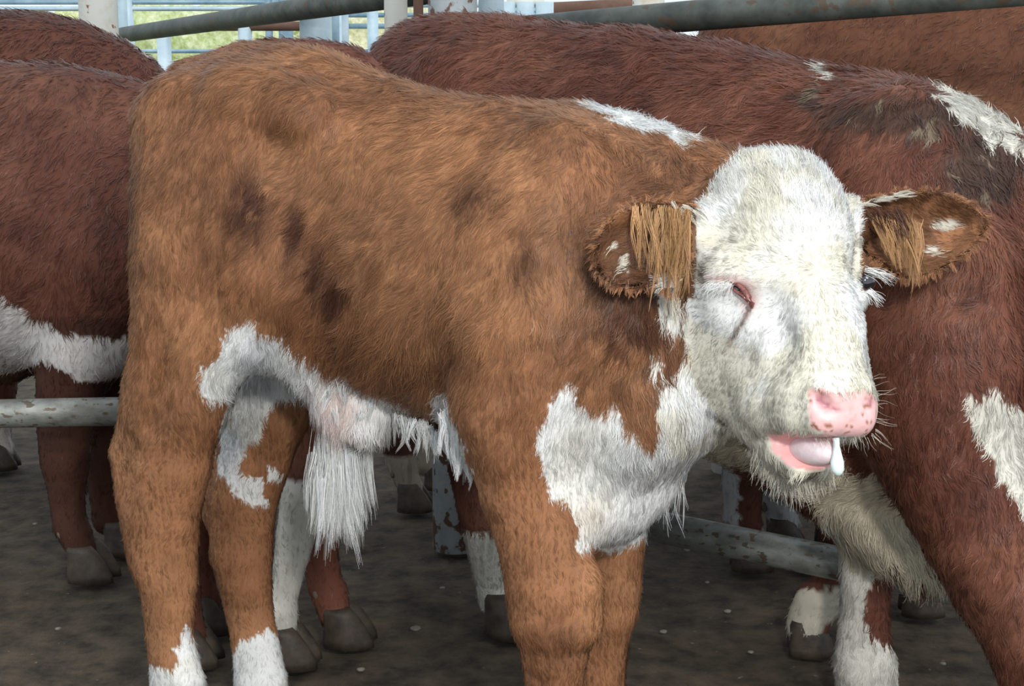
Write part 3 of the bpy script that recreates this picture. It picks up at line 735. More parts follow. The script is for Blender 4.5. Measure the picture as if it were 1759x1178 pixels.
G.append(lock(r, np.stack([1+0*t, -.3+0*t, .7-1.5*t], -1)+rs.normal(0, .25, (n, 3)), .006+.016*rs.random(n), CAMN, (CREAM*.8)[None], r0=.00015, droop=.1))
n = 60; r = seg_roots(W(1400, 745, 1.30), W(1500, 748, 1.30), n, .002)
G.append(lock(r, np.array([.2, -.4, -.8])+rs.normal(0, .25, (n, 3)), .006+.010*rs.random(n), CAMN, (CREAM*.6)[None], r0=.0002, droop=.1))
add_locks('whiskers', G, calf)
# eyes, tongue, drool, hooves, tail
M_EYE = mat_plain('eye_glass', (.008, .006, .008), .04, 0, .8); M_EYE.node_tree.nodes['Principled BSDF'].inputs['Coat Weight'].default_value = 1
ellipsoid('eyeball', W(1484, 483, 1.468), [(1, 0, 0), (0, 1, 0), (0, 0, 1)], (.0125, .0125, .0125), M_EYE, calf)
ellipsoid('eyeball', W(1267, 496, 1.3815), [(1, 0, 0), (0, 1, 0), (0, 0, 1)], (.0055, .0055, .0045), M_EYE, calf)
M_LID = mat_noise('inflamed_eyelid', (.10, .025, .022), (.34, .13, .10), 300, .22, spec=.6)
tube('eyelid', [W(1256, 487, 1.382), W(1268, 489, 1.374), W(1279, 499, 1.370), W(1287, 512, 1.366), W(1291, 522, 1.364), W(1292, 530, 1.364)], [.0010, .0022, .0028, .0030, .0034, .0012], M_LID, calf, 12)
tube('eyelid', [W(1254, 490, 1.384), W(1264, 500, 1.376), W(1276, 508, 1.371), W(1285, 518, 1.367)], [.0008, .0018, .0022, .0012], M_LID, calf, 12)
M_TONG = mat_noise('tongue', (.80, .60, .62), (.88, .78, .78), 60, .28, spec=.6, bump=.15)
M_TONG.node_tree.nodes['Principled BSDF'].inputs['Subsurface Weight'].default_value = .15
M_TONG.node_tree.nodes['Principled BSDF'].inputs['Subsurface Scale'].default_value = .01
ta = norm(W(1432, 776, 1.305)-W(1368, 764, 1.35)); tb = norm(np.cross(ta, np.array([0, 1.0, .2])));
def tong(u):
    x, y, z = u; return (x, y, z*(1 - .25*max(0, 1-x)*.5) - .12*x*x)
ellipsoid('tongue', W(1396, 771, 1.328), [ta, np.cross(tb, ta), tb], (.031, .015, .0172), M_TONG, calf, 28, 18, tong)
M_DROOL = mat_plain('milky_drool', (.86, .92, .90), .12, 0, .6, Subsurface_Weight=.3)
dp = [W(1436, 752, 1.298), W(1437, 766, 1.296), W(1438, 780, 1.296), W(1438, 793, 1.296), W(1439, 806, 1.296), W(1440, 813, 1.296), W(1440, 818, 1.296)]
tube('drool', dp, [.0034, .0030, .0044, .0064, .0062, .0042, .0010], M_DROOL, calf)
M_HOOF = mat_noise('hoof_horn', (.03, .022, .016), (.085, .06, .04), 40, .6)
def gpx(pl, x, lat, z):
    lo, hi = 300., 2600.
    for _ in range(40):
        m = (lo+hi)/2
        if pl(x, m, lat)[2] > z: lo = m
        else: hi = m
    return m
def foot(parent, pl, x, y, lat, s, M=None):
    M = M or M_HOOF
    p = pl(x, gpx(pl, x, lat, .0), lat).copy(); p[2] = 0; hoof(parent, p, pl.F, s, M, x != 1380)
foot(calf, PL, 330, 1262, .10, 1.05); foot(calf, PL, 462, 1200, -.085, .9); foot(calf, PL, 964, 1450, .10, 1.05); foot(calf, PL, 1046, 1345, -.08, 1.05)

# ------------------------------------------------------------------ the other cattle
def gp(pl, x, lat, z, r): return (x, gpx(pl, x, lat, z), lat, r*ppm(pl(x, gpx(pl, x, lat, z), lat)))
def end_leg(pl, x, lat, s=1.0, xf=None):     # fetlock, pastern
    xf = x+14 if xf is None else xf
    return [gp(pl, x, lat, .085*s, .030*s), gp(pl, xf, lat, .045*s, .026*s)]
RED = np.array([.155, .054, .033]); RED_L = np.array([.225, .088, .052]); RED_D = np.array([.075, .026, .018])
def make_animal(name, label, pl, prims, colf, h, nh, hl=.016, r0=.0006, feet=(), lift=.25, view=True, messy=.5, group=None, clump=.5, hoofs=1.0, weightf=None, curl=.12, cat='cow'):
    e = empty(name, tuple(np.array([*(pl.O + pl.F*.4)[:2], 0])), label, cat, group)
    V, F, N, fl, H = base_mesh(prims, h, norm(-pl.F*.6+DOWN*.7), hl, 2)
    mesh_obj('body', V, F, M_HIDE, e, attrs={'col': colf(V)*.92, 'wet': np.zeros(len(V))})
    x, y, d = proj(V)
    w = np.where((V[:, 2] < .03), 0., 1.)*((x > -620) & (x < 2300) & (y > -250) & (y < 1400) & (d > .5))
    if weightf is not None: w = w*weightf(V)
    g = grow(rs, V, F, N, fl, H, nh, colf, lift=lift, r0=r0, K=4, clump=clump, messy=messy, clump_size=.014, weight=w, seed=13, curl=curl)
    hair_obj('coat', *g, e)
    for (px, lat) in feet: foot(e, pl, px, 0, lat, hoofs)
    return e
def red_mix(p, base, light, dark, seed):
    m = fbm(p, 7, seed, 3); n = fbm(p, 26, seed+5, 3)
    t = sstep(.45, .65, m)[:, None]; c = base*(1-t) + light*t
    u = sstep(.5, .72, n)[:, None]*.5; return c*(1-u)+dark*u
def lat_of(p, pl): return (p-pl.O)@pl.R
def jpx(p, a=24):
    x, y, d = proj(p)
    return x+(fbm(p, 40, 5, 2)-.5)*a*1.6+(noise(p, 200, 8)-.5)*a*.6, y+(fbm(p, 40, 25, 2)-.5)*a*1.6+(noise(p, 200, 28)-.5)*a*.6, d

# --- dark red cow standing behind the calf's head (right)
PC = Plane(640, 2.42, 36)
FC = PC.F; sdC = norm(-FC*.7 + DOWN*.6)
K_ = []
K_ += chain(PC, [(790, 335, 0, 288), (920, 352, 0, 302), (1060, 385, 0, 325), (1200, 425, 0, 340), (1340, 468, 0, 350), (1480, 510, 0, 358)], k=.05, n=PC.R, q=.58, flow=sdC, hl=.022, kin=.015)
K_ += chain(PC, [(735, 130, 0, 84), (850, 132, 0, 84)], k=.06, hl=.020, flow=norm(-FC+DOWN*.3))
K_ += chain(PC, [(768, 200, .09, 98), (785, 380, .10, 118), (800, 560, .14, 130), (830, 700, .13, 90)], k=.05, n=PC.R, q=.7, flow=DOWN, hl=.018)
K_ += chain(PC, [(700, 250, -.10, 90), (720, 420, -.11, 110), (780, 600, -.11, 100), (870, 720, -.11, 60)], k=.05, n=PC.R, q=.7, flow=DOWN, hl=.018)
K_ += chain(PC, [(830, 700, .10, 80), (812, 800, .10, 42), (826, 900, .10, 34), (842, 980, .06, 29), (850, 1030, .04, 28)] + end_leg(PC, 854, .04), k=.03, flow=DOWN, hl=.010)
K_ += chain(PC, [(870, 720, -.10, 60), (860, 820, -.10, 36), (880, 900, -.10, 28), (900, 960, -.10, 26)] + end_leg(PC, 908, -.10), k=.03, flow=DOWN, hl=.010)
# shoulder, neck
K_ += chain(PC, [(1540, 300, .10, 150), (1560, 480, .14, 185), (1590, 640, .15, 165)], k=.06, n=PC.R, q=.6, flow=norm(DOWN-FC*.2), hl=.018)
K_ += chain(PC, [(1520, 400, 0, 240), (1700, 440, .0, 195), (1900, 520, .0, 150)], k=.06, n=PC.R, q=.6, flow=norm(DOWN-FC*.4), hl=.024, kin=.02)
K_ += chain(PC, [(1560, 640, .0, 240), (1680, 720, .0, 180)], k=.06, n=PC.R, q=.6, flow=DOWN, hl=.02)
K_ += chain(PC, [(1900, 500, .0, 120), (2050, 620, .0, 95), (2150, 760, .0, 62)], k=.04, flow=DOWN, hl=.012)
# near foreleg, far foreleg
K_ += chain(PC, [(1605, 640, .15, 145), (1635, 780, .15, 128), (1690, 900, .15, 112), (1730, 1000, .15, 98), (1768, 1080, .15, 84), (1790, 1180, .15, 66), (1800, 1280, .15, 56)] + end_leg(PC, 1812, .15, 1.15), k=.04, n=PC.R, q=.85, flow=DOWN, hl=.014)
K_ += chain(PC, [(1500, 780, -.08, 110), (1492, 860, -.06, 68), (1494, 930, -.05, 52), (1490, 970, -.04, 46), (1486, 1030, -.03, 40), (1484, 1085, -.03, 42), (1486, 1140, -.03, 52), (1488, 1165, -.03, 50)] + [gp(PC, 1494, -.03, .04, .036)], k=.03, flow=DOWN, hl=.013)
K_ += chain(PC, [(1330, 740, -.04, 60), (1430, 820, .0, 62), (1530, 920, .02, 56), (1595, 970, .05, 44)], k=.06, flow=norm(DOWN+FC*.4), hl=.030)
WC = [[(1602, 165), (1640, 150), (1700, 184), (1760, 232), (1900, 330), (1900, 380), (1757, 272), (1690, 232), (1640, 200)],
      [(1415, 110), (1432, 108), (1440, 138), (1425, 140)],
      [(1660, 684), (1688, 694), (1700, 675), (1759, 702), (1830, 720), (1830, 900), (1752, 880), (1728, 845), (1712, 790), (1682, 762)],
      [(1380, 740), (1500, 780), (1545, 860), (1590, 930), (1640, 1010), (1545, 1000), (1528, 965), (1524, 975), (1512, 1000), (1480, 985), (1440, 960), (1430, 900), (1380, 850)],
      [(1180, 725), (1300, 730), (1460, 800), (1440, 880), (1360, 830), (1250, 800), (1190, 790)]]
LEGW = [(1400, 880), (1545, 880), (1540, 975), (1500, 985), (1496, 1010), (1484, 1085), (1510, 1098), (1560, 1120), (1560, 1400), (1400, 1400)]
def colC(p, nn=None):
    x, y, d = jpx(p); n = len(p)
    c = red_mix(p, RED, RED_L, RED_D, 3)
    lat = lat_of(p, PC)
    mud = np.maximum.reduce([g2(x, y, 1560, 200, 150, 40), g2(x, y, 1690, 280, 90, 90), g2(x, y, 1400, 170, 40, 14)])
    mud = sstep(.25, .7, mud*(.4+1.1*fbm(p, 30, 21, 3)))[:, None]
    c = c*(1-.8*mud) + np.array([.055, .036, .026])*.8*mud
    tip = (mud[:, 0] > .3) & (fbm(p, 75, 33, 2) > .68)
    c = np.where(tip[:, None], np.array([.20, .15, .10]), c)
    w = np.zeros(n, bool)
    for k, pg in enumerate(WC):
        w |= inpoly(x, y, pg) & ((lat < .11) if k == 3 else True) & ((p[:, 2] < .55) if k == 4 else True)
    w |= inpoly(x, y, LEGW) & (lat < .06)
    w |= (p[:, 2] < .19) & (x < 1000)
    br = fbm(p, 18, 44, 2)[:, None]
    wc = np.array([.80, .76, .66])*(.72+.45*br)
    wc = np.where(inpoly(x, y, WC[3])[:, None] | inpoly(x, y, WC[4])[:, None], wc*np.array([.95, .88, .76]), wc)
    return np.where(w[:, None], wc, c)
cowC = make_animal('cow', 'big dark red cow right behind the calf, with a white crest and muddy shoulder', PC, K_, colC, .0075, 420000, r0=.00048, feet=[(872, .04), (926, -.10), (1830, .15)], hoofs=1.25, messy=.55, lift=.3)
foot(cowC, PC, 1496, 0, -.03, .95)
m = 190; tt = rs.random(m); cen = np.array([PC(1602+200*a, 178+120*a-6*math.sin(3*a), .012) for a in tt]) + rs.normal(0, .007, (m, 3))
add_locks('crest_hair', [tufts(cen, np.array([-.45, -.25, .75])+rs.normal(0, .25, (m, 3)), .026+.022*rs.random(m), 18, .004, (CREAM*.95)[None], r0=.00045, droop=.35, wave=.12, nrm=norm(np.array([0, -.6, .8])))], cowC)

# --- cow standing behind the left fence rail
PB = Plane(0, 2.56, 4); fB = norm(-PB.F*.6+DOWN*.7)
B_ = []
B_ += chain(PB, [(-520, 350, 0, 250), (-250, 365, 0, 262), (-60, 372, 0, 265), (90, 378, 0, 262), (190, 385, 0, 245)], k=.05, n=PB.R, q=.72, flow=fB, hl=.02, kin=.015)
B_ += chain(PB, [(130, 270, .06, 130), (160, 430, .10, 125), (150, 560, .10, 90)], k=.05, n=PB.R, q=.7, flow=DOWN, hl=.016)
B_ += chain(PB, [(200, 280, 0, 130), (330, 260, 0, 85), (400, 300, 0, 66), (450, 400, .0, 48), (470, 460, 0, 32)], k=.05, flow=DOWN, hl=.014)
B_ += chain(PB, [(140, 600, .08, 75), (112, 700, .08, 50), (112, 790, .08, 42), (115, 850, .08, 30), (120, 900, .08, 29)] + end_leg(PB, 130, .08), k=.03, flow=DOWN, hl=.008)
B_ += chain(PB, [(190, 600, -.08, 75), (180, 700, -.08, 46), (180, 780, -.08, 40), (183, 850, -.08, 28), (186, 890, -.08, 28)] + end_leg(PB, 192, -.08), k=.03, flow=DOWN, hl=.008)
B_ += chain(PB, [(-500, 400, .1, 160), (-480, 600, .1, 90), (-510, 740, .1, 45), (-500, 860, .1, 32)] + end_leg(PB, -495, .1), k=.04, flow=DOWN, hl=.01)
B_ += chain(PB, [(-430, 400, -.1, 160), (-400, 600, -.1, 80), (-430, 740, -.1, 42), (-420, 840, -.1, 30)] + end_leg(PB, -415, -.1), k=.04, flow=DOWN, hl=.01)
B_ += chain(PB, [(-40, 590, 0, 42), (10, 615, 0, 40)], k=.04, flow=DOWN, hl=.02)
WB = [[(-300, 560), (-100, 520), (5, 512), (35, 522), (60, 552), (120, 574), (225, 588), (225, 700), (120, 640), (60, 622), (30, 640), (0, 680), (-300, 700)]]
def colB(p, nn=None):
    x, y, d = jpx(p, 16)
    c = red_mix(p, RED*.85, RED_L*.75, RED_D, 9)*np.where(p[:, 2] < .50, .5, 1.0)[:, None]  # shade on legs and underside put into the coat colour
    w = inpoly(x, y, WB[0]) & (p[:, 2] > .38)
    return np.where(w[:, None], np.array([.62, .58, .54])*(.7+.5*fbm(p, 14, 3, 2))[:, None], c)
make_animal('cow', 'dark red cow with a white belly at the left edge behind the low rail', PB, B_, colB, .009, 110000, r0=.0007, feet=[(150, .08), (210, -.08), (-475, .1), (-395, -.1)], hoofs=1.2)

# --- cow further back at the top left, only its back shows
PG = Plane(270, 3.25, -8); G_ = []
G_ += chain(PG, [(-330, 240, 0, 225), (-80, 238, 0, 222), (50, 245, 0, 215), (130, 258, 0, 200)], k=.05, n=PG.R, q=.72, hl=.024, kin=.015)
G_ += chain(PG, [(120, 170, .0, 115), (185, 190, 0, 95)], k=.06, hl=.024)
G_ += chain(PG, [(150, 300, .08, 110), (160, 470, .08, 80), (150, 600, .08, 45)] + end_leg(PG, 150, .08), k=.05, hl=.012, flow=DOWN)
G_ += chain(PG, [(150, 300, -.1, 100), (180, 470, -.1, 70), (170, 600, -.1, 40)] + end_leg(PG, 170, -.1), k=.05, hl=.012, flow=DOWN)
G_ += chain(PG, [(-300, 300, .08, 110), (-290, 470, .08, 80), (-290, 600, .08, 40)] + end_leg(PG, -290, .08), k=.05, hl=.012, flow=DOWN)
G_ += chain(PG, [(-20, 420, -.1, 80), (-15, 600, -.1, 50), (-12, 740, -.1, 30)] + end_leg(PG, -8, -.1), k=.05, hl=.012, flow=DOWN)
G_ += chain(PG, [(-330, 230, 0, 150), (-470, 200, 0, 90), (-520, 260, 0, 70), (-560, 330, 0, 42)], k=.05, hl=.014, flow=DOWN)
def colG(p, nn=None):
    c = red_mix(p, RED*.85, RED_L*.8, RED_D*.9, 19)
    x, y, d = jpx(p, 16); w = (p[:, 2] < .12) | (g2(x, y, 248, 82, 24, 10) > .5)
    return np.where(w[:, None], np.array([.6, .55, .5]), c)
make_animal('cow', 'dark shaggy cow at the top left, only its rounded back showing behind another cow', PG, G_, colG, .011, 70000, r0=.0009, feet=[(-8, -.1), (150, .08), (170, -.1), (-290, .08)], hoofs=1.2, lift=.45)

# --- animal hidden behind the calf: a strip of back and two forelegs
PD = Plane(330, 2.13, 2); D_ = []
D_ += chain(PD, [(455, 306, 0, 205), (490, 306, 0, 207)], k=.04, n=PD.R, q=.55, hl=.016, kin=.012)
D_ += chain(PD, [(480, 180, 0, 106), (592, 176, .02, 88)], k=.05, n=PD.R, q=.8, hl=.016)
D_ += chain(PD, [(560, 190, 0, 94), (590, 250, .07, 70), (630, 330, .12, 58), (665, 410, .15, 46), (680, 480, .16, 36)], k=.05, n=PD.R, q=.8, hl=.018, flow=DOWN)
D_ += chain(PD, [(560, 500, .05, 90), (556, 640, .05, 66), (545, 760, .05, 50), (528, 845, .06, 46), (508, 920, .06, 34), (492, 1000, .06, 27), (482, 1050, .06, 25)] + end_leg(PD, 478, .06, xf=482), k=.03, hl=.009, flow=DOWN)
D_ += chain(PD, [(560, 500, -.03, 90), (570, 640, -.03, 62), (562, 760, -.03, 48), (548, 850, -.03, 40), (548, 930, -.03, 33), (556, 1000, -.03, 29)] + end_leg(PD, 566, -.03, xf=576), k=.03, hl=.009, flow=DOWN)
D_ += chain(PD, [(340, 500, .06, 90), (330, 640, .06, 60), (300, 760, .06, 40), (310, 900, .06, 30)] + end_leg(PD, 312, .06), k=.03, hl=.009, flow=DOWN)
D_ += chain(PD, [(360, 500, -.08, 90), (360, 640, -.08, 60), (330, 760, -.08, 40), (335, 900, -.08, 30)] + end_leg(PD, 338, -.08), k=.03, hl=.009, flow=DOWN)
def colD(p, nn=None):
    x, y, d = jpx(p, 14); c = red_mix(p, RED*1.1, RED_L*1.1, RED_D, 29)
    lat = lat_of(p, PD); w = (lat > .012) & (p[:, 2] < .36) & (x > 380) & (x > 560-(y-800)*.3-60) & (y > 845) | ((p[:, 2] < .3) & (lat > .012) & (x > 380))
    return np.where(w[:, None], np.array([.72, .69, .60])*(.75+.4*fbm(p, 40, 3, 2))[:, None], c)
make_animal('calf', 'red calf hidden behind the front calf, one white and one brown foreleg showing', PD, D_, colD, .009, 60000, r0=.0006, feet=[(490, .06), (588, -.03), (322, .06), (348, -.08)], hoofs=1.15, cat='calf')

# --- cow behind the galvanised post, seen under the calf's belly, with a cream tail switch
PE = Plane(690, 3.02, 0); E_ = []
E_ += chain(PE, [(760, 380, 0, 205), (840, 385, 0, 210), (930, 390, 0, 205)], k=.04, n=PE.R, q=.7, hl=.016, kin=.012)
for (x0, x1, lt) in ((700, 690, .09), (770, 735, -.09), (940, 930, .09), (980, 970, -.09)):
    E_ += chain(PE, [(x0+20, 480, lt, 95), (x0, 620, lt, 62), (x1-15, 720, lt, 36), (x1, 790, lt, 28)] + end_leg(PE, x1+4, lt), k=.03, hl=.009, flow=DOWN)
E_ += chain(PE, [(960, 330, 0, 120), (1040, 330, 0, 85), (1090, 420, 0, 60), (1110, 500, 0, 38)], k=.05, hl=.012, flow=DOWN)
E_ += chain(PE, [(672, 250, 0, 20), (655, 400, .04, 14), (672, 600, .07, 11), (690, 740, .10, 9)], k=.02, hl=.010, flow=DOWN)
def colE(p, nn=None):
    x, y, d = jpx(p, 14); c = red_mix(p, RED*.6, RED_L*.5, RED_D*.8, 39)
    w = (p[:, 2] < .13)
    return np.where(w[:, None], np.array([.4, .34, .27]), c)
cowE = make_animal('cow', 'dark cow under the front calf\'s belly, cream tail switch beside the rusty post', PE, E_, colE, .011, 30000, r0=.0008, feet=[(704, .09), (749, -.09), (944, .09), (984, -.09)], hoofs=1.1)
m = 46; cen = seg_roots(PE(676, 690, .10), PE(692, 750, .10), m, .005)
add_locks('tail_switch', [tufts(cen, np.array([.10, 0, -1.0])+rs.normal(0, .07, (m, 3)), .08+.08*rs.random(m), 26, .004, np.array([[.46, .39, .25]]), r0=.0006, droop=.1, wave=.08)], cowE)

# --- tall cow at the top right, beyond the sloping rail
PF = Plane(1200, 3.2, 10); F_ = []
F_ += chain(PF, [(1480, 200, 0, 300), (1650, 200, 0, 330), (1900, 200, 0, 350), (2200, 210, 0, 350)], k=.05, n=PF.R, q=.7, hl=.018, kin=.015)
F_ += chain(PF, [(1470, 120, .02, 240), (1365, 170, .02, 190), (1285, 240, .02, 110)], k=.06, n=PF.R, q=.7, flow=norm(DOWN+PF.F*.5), hl=.016)
F_ += chain(PF, [(1260, 240, .02, 100), (1230, 380, .02, 62)], k=.05, flow=DOWN, hl=.010)
for (x0, x1, lt) in ((1420, 1290, .14), (1450, 1262, -.12), (2150, 2150, .14), (2080, 2080, -.12)):
    F_ += chain(PF, [(x0, 420, lt, 130), (x0-40 if x0 < 2000 else x0, 600, lt, 80), (x1, 730, lt, 48), (x1, 800, lt, 40)] + end_leg(PF, x1+6, lt, 1.2), k=.04, hl=.009, flow=DOWN)
def colF(p, nn=None):
    x, y, d = jpx(p, 14); c = red_mix(p, np.array([.17, .065, .033]), np.array([.23, .10, .05]), np.array([.11, .038, .02]), 49)
    w = (p[:, 2] < .16) | ((p[:, 2] < .3) & (x < 1262) & (fbm(p, 20, 4, 2) > .45))
    return np.where(w[:, None], np.array([.55, .52, .50]), c)
make_animal('cow', 'tall reddish brown cow at the top right, beyond the sloping dark rail', PF, F_, colF, .011, 120000, r0=.0008, feet=[(1306, .14), (1278, -.12), (2160, .14), (2090, -.12)], hoofs=1.3)

# --- calf across the right rail, one white foot showing left of the big cow's foreleg
PH = Plane(1440, 2.24, 6); H_ = []
H_ += chain(PH, [(1640, 520, 0, 185), (1720, 520, 0, 190), (1800, 520, 0, 190)], k=.04, n=PH.R, q=.42, hl=.014, kin=.012)
H_ += chain(PH, [(1590, 620, .07, 90), (1510, 780, .09, 60), (1452, 880, .12, 38), (1438, 960, .13, 32), (1418, 1030, .13, 33)] + [gp(PH, 1402, .13, .085, .034), gp(PH, 1386, .13, .045, .034)], k=.03, hl=.010, flow=DOWN)
H_ += chain(PH, [(1540, 620, -.07, 90), (1560, 780, -.07, 50), (1560, 880, -.07, 32)] + end_leg(PH, 1560, -.07), k=.03, hl=.010, flow=DOWN)
H_ += chain(PH, [(1840, 640, .07, 90), (1880, 780, .07, 50), (1880, 900, .07, 32)] + end_leg(PH, 1890, .07), k=.03, hl=.010, flow=DOWN)
H_ += chain(PH, [(1800, 640, -.07, 90), (1850, 780, -.07, 50), (1850, 900, -.07, 32)] + end_leg(PH, 1860, -.07), k=.03, hl=.010, flow=DOWN)
H_ += chain(PH, [(1820, 450, 0, 130), (1930, 400, 0, 95), (2000, 470, 0, 66), (2030, 540, 0, 42)], k=.05, hl=.012, flow=DOWN)
def colH(p, nn=None):
    x, y, d = jpx(p, 14); c = red_mix(p, RED, RED_L*.9, RED_D, 59)
    w = (y > 1015) & (x < 1500) & ~((g2(x, y, 1425, 1090, 14, 26) > .5))
    wc = np.array([.66, .60, .48])*(.7+.5*fbm(p, 30, 3, 2))[:, None]
    lo = sstep(1100, 1130, y)[:, None]; wc = wc*(1-lo*.7)+np.array([.36, .19, .12])*lo*.7
    return np.where(w[:, None], wc, c)
make_animal('calf', 'calf behind the right rail, its white pastern showing left of the big cow\'s foreleg', PH, H_, colH, .009, 30000, r0=.0006, feet=[(1380, .13), (1570, -.07), (1900, .07), (1870, -.07)], hoofs=1.02, cat='calf')

# --- dark calf beyond the right rail, legs in the gap under the front calf's chin
PI_ = Plane(1200, 2.62, 4); I_ = []
I_ += chain(PI_, [(1290, 560, 0, 175), (1400, 560, 0, 185), (1500, 560, 0, 180)], k=.04, n=PI_.R, q=.6, hl=.016, kin=.012)
I_ += chain(PI_, [(1270, 520, 0, 110), (1210, 560, 0, 76), (1185, 620, 0, 56), (1170, 670, 0, 36)], k=.05, hl=.012, flow=DOWN)
for (x0, x1, lt, s) in ((1300, 1275, .08, 1.15), (1330, 1335, -.06, 1.1), (1240, 1225, -.08, 1.1), (1480, 1470, .08, 1.1), (1440, 1420, -.08, 1.1)):
    if x0 == 1240: continue
    I_ += chain(PI_, [(x0, 660, lt, 80), (x0-8, 760, lt, 52), (x1, 830, lt, 36)] + end_leg(PI_, x1, lt, s), k=.03, hl=.010, flow=DOWN)
def colI(p, nn=None):
    x, y, d = jpx(p, 12); c = red_mix(p, RED*.8, RED_L*.7, RED_D*.8, 69)*np.where(p[:, 2] > .22, .6, 1.0)[:, None]
    w = (p[:, 2] < .24) & ((x < 1268) | (x > 1312)) & (x < 1400)
    return np.where(w[:, None], np.array([.5, .50, .50]), c)
make_animal('calf', 'dark calf beyond the right rail, legs visible in the gap below the chin', PI_, I_, colI, .009, 40000, r0=.0006, feet=[(1279, .08), (1339, -.06), (1474, .08), (1424, -.08)], hoofs=1.1, cat='calf')

# ------------------------------------------------------------------ ground
gm = mat_noise('packed_soil', (.026, .018, .011), (.105, .076, .046), 20, .95, c3=(.20, .17, .12), spots=.24, bump=.7)
xs = np.linspace(-7, 7, 421); ys = np.linspace(-.6, 8.4, 271)
gx, gy = np.meshgrid(xs, ys, indexing='ij'); P = np.stack([gx.ravel(), gy.ravel(), 0*gx.ravel()], -1)
P[:, 2] = -.001 - .010*fbm(P, 3.0, 5, 3) - .012*fbm(P, 14, 6, 3)
i = (np.arange(420)[:, None]*271 + np.arange(270)[None]).ravel()
FQ = np.stack([i, i+271, i+272, i+1], -1)
o = mesh_obj('floor', P, FQ, gm); o['kind'] = 'structure'
grass = mat_noise('sunlit_grass', (.20, .30, .05), (.45, .50, .14), 3, .95)
o = mesh_obj('ground', [(-60, 8.3, -.03), (60, 8.3, -.03), (60, 90, -.03), (-60, 90, -.03)], [(0, 1, 2, 3)], grass, smooth=False); o['kind'] = 'structure'
# loose pebbles on the soil
M_PEB = mat_noise('pebble', (.14, .12, .10), (.30, .27, .22), 60, .9)
pr = np.random.default_rng(5)
pebs = [(714, 1080, .007), (530, 1104, .006), (372, 985, .004), (940, 1130, .005), (152, 1003, .004), (1180, 945, .005), (1140, 1085, .005), (620, 1150, .005), (100, 1080, .004), (1250, 1050, .005), (1290, 1120, .004), (1215, 1000, .003), (60, 900, .004), (760, 1010, .004), (1590, 1060, .005), (1620, 1140, .004)]
for (x, y, r) in pebs:
    d = ray(x, y); t = -CAM[2]/d[2]; p = CAM+d*t
    o = ellipsoid('pebble', (p[0], p[1], r*.1), [(1, .2, 0), (-.2, 1, 0), (0, 0, 1)], (r*1.3, r, r*.6), M_PEB, None, 12, 8, lambda u: (u[0]*(1+.2*math.sin(5*u[1])), u[1]*(1+.15*math.cos(4*u[0])), u[2]))
    o['label'] = 'small pale pebble lying on the dark trampled soil'; o['category'] = 'pebble'; o['group'] = 'pebbles on the soil'

# ------------------------------------------------------------------ rails and posts
M_GALV = mat_noise('galvanised_steel', (.15, .15, .13), (.33, .34, .31), 18, .5, .35, c3=(.13, .10, .07), spots=.37, stretch=(1, 1, 2), bump=.1)
M_GALVL = mat_noise('galvanised_light', (.46, .62, .70), (.72, .84, .88), 7, .5, .15, bump=.05)
M_GALVB = mat_noise('galvanised_blue', (.22, .36, .46), (.45, .60, .68), 7, .5, .2)
M_DARK = mat_noise('weathered_backlit_pipe', (.045, .052, .045), (.12, .13, .11), 14, .6, .2, c3=(.10, .07, .045), spots=.36, bump=.2)  # backlit shade put into the dark base colour; brown spots are weathering
M_RUSTW = mat_noise('rusty_whitewash', (.75, .74, .66), (.60, .50, .36), 12, .7, 0, c3=(.30, .13, .05), spots=.30, lo=.5, hi=.7)
M_BROWN = mat_noise('brown_timber', (.14, .07, .045), (.22, .12, .08), 9, .8)
M_RUSTP = mat_noise('rusted_galvanised', (.36, .41, .42), (.56, .60, .60), 12, .6, .2, c3=(.18, .10, .07), spots=.44)
def rail(name, a, b, r, mat, label, cat='rail', group=None, seg=28, joints=()):
    o = tube(name, [a, b], r, mat, None, seg); o['label'] = label; o['category'] = cat
    if group: o['group'] = group
    return o
def zat(px, py, Y): return W(px, py, Y)[2]
a = W(-420, 718, 2.28); b = W(285, 705, 2.28); rail('fence_rail', a, b, .0240, M_GALV, 'low horizontal galvanised rail at the left, in front of the cow with white belly')
a = W(1000, 876, 2.26); b = W(1110, 901, 2.18); d = (b-a); 
a = W(1060, 890, 2.28); b = W(1640, 1008, 1.93)
rail('fence_rail', a, a+(b-a)*1.2, .0262, M_GALV, 'low sloping galvanised pipe rail under the calf\'s chin')
a = W(225, 58, 5.6); b = W(640, -2, 4.0); rail('fence_rail', a+(a-b)*.05, b+(b-a)*.5, [.030, .036], M_DARK, 'dark pipe rail sloping up above the calf\'s rump at the top left')
a = W(800, 60, 2.62); b = W(1560, -4, 2.12); rail('fence_rail', a, b+(b-a)*.5, .0250, M_DARK, 'dark pipe rail sloping up over the big cow\'s back at the top right')
def post(x0, x1, Y, mat, label, ztop=2.6, zbot=0, seg=32, x_t=None):
    c = (x0+x1)/2; p = W(c, 100, Y); r = (x1-x0)/2/ppm(p)
    o = tube('fence_post', [(p[0], Y, zbot), (p[0], Y, ztop)], r, mat, None, seg); o['label'] = label; o['category'] = 'post'; return o
post(736, 820, 2.66, M_RUSTP, 'thick galvanised post behind the big cow\'s hips, rust spotted near the ground', seg=40)
post(516, 571, 4.6, M_GALVL, 'light blue galvanised post rising over the front calf\'s back')
post(661, 701, 3.7, M_RUSTW, 'cream post with rust streaks, left of the thick galvanised post')
post(711, 728, 3.5, M_BROWN, 'narrow brown post squeezed between the cream post and the thick post')
post(822, 866, 3.9, M_GALVL, 'pale post touching the right side of the thick galvanised post')
post(140, 205, 4.0, M_RUSTW, 'wide pale post at the top left behind the shaggy back')
post(457, 470, 6.5, M_GALVB, 'thin blue grey post, left one of two beside the light blue post')
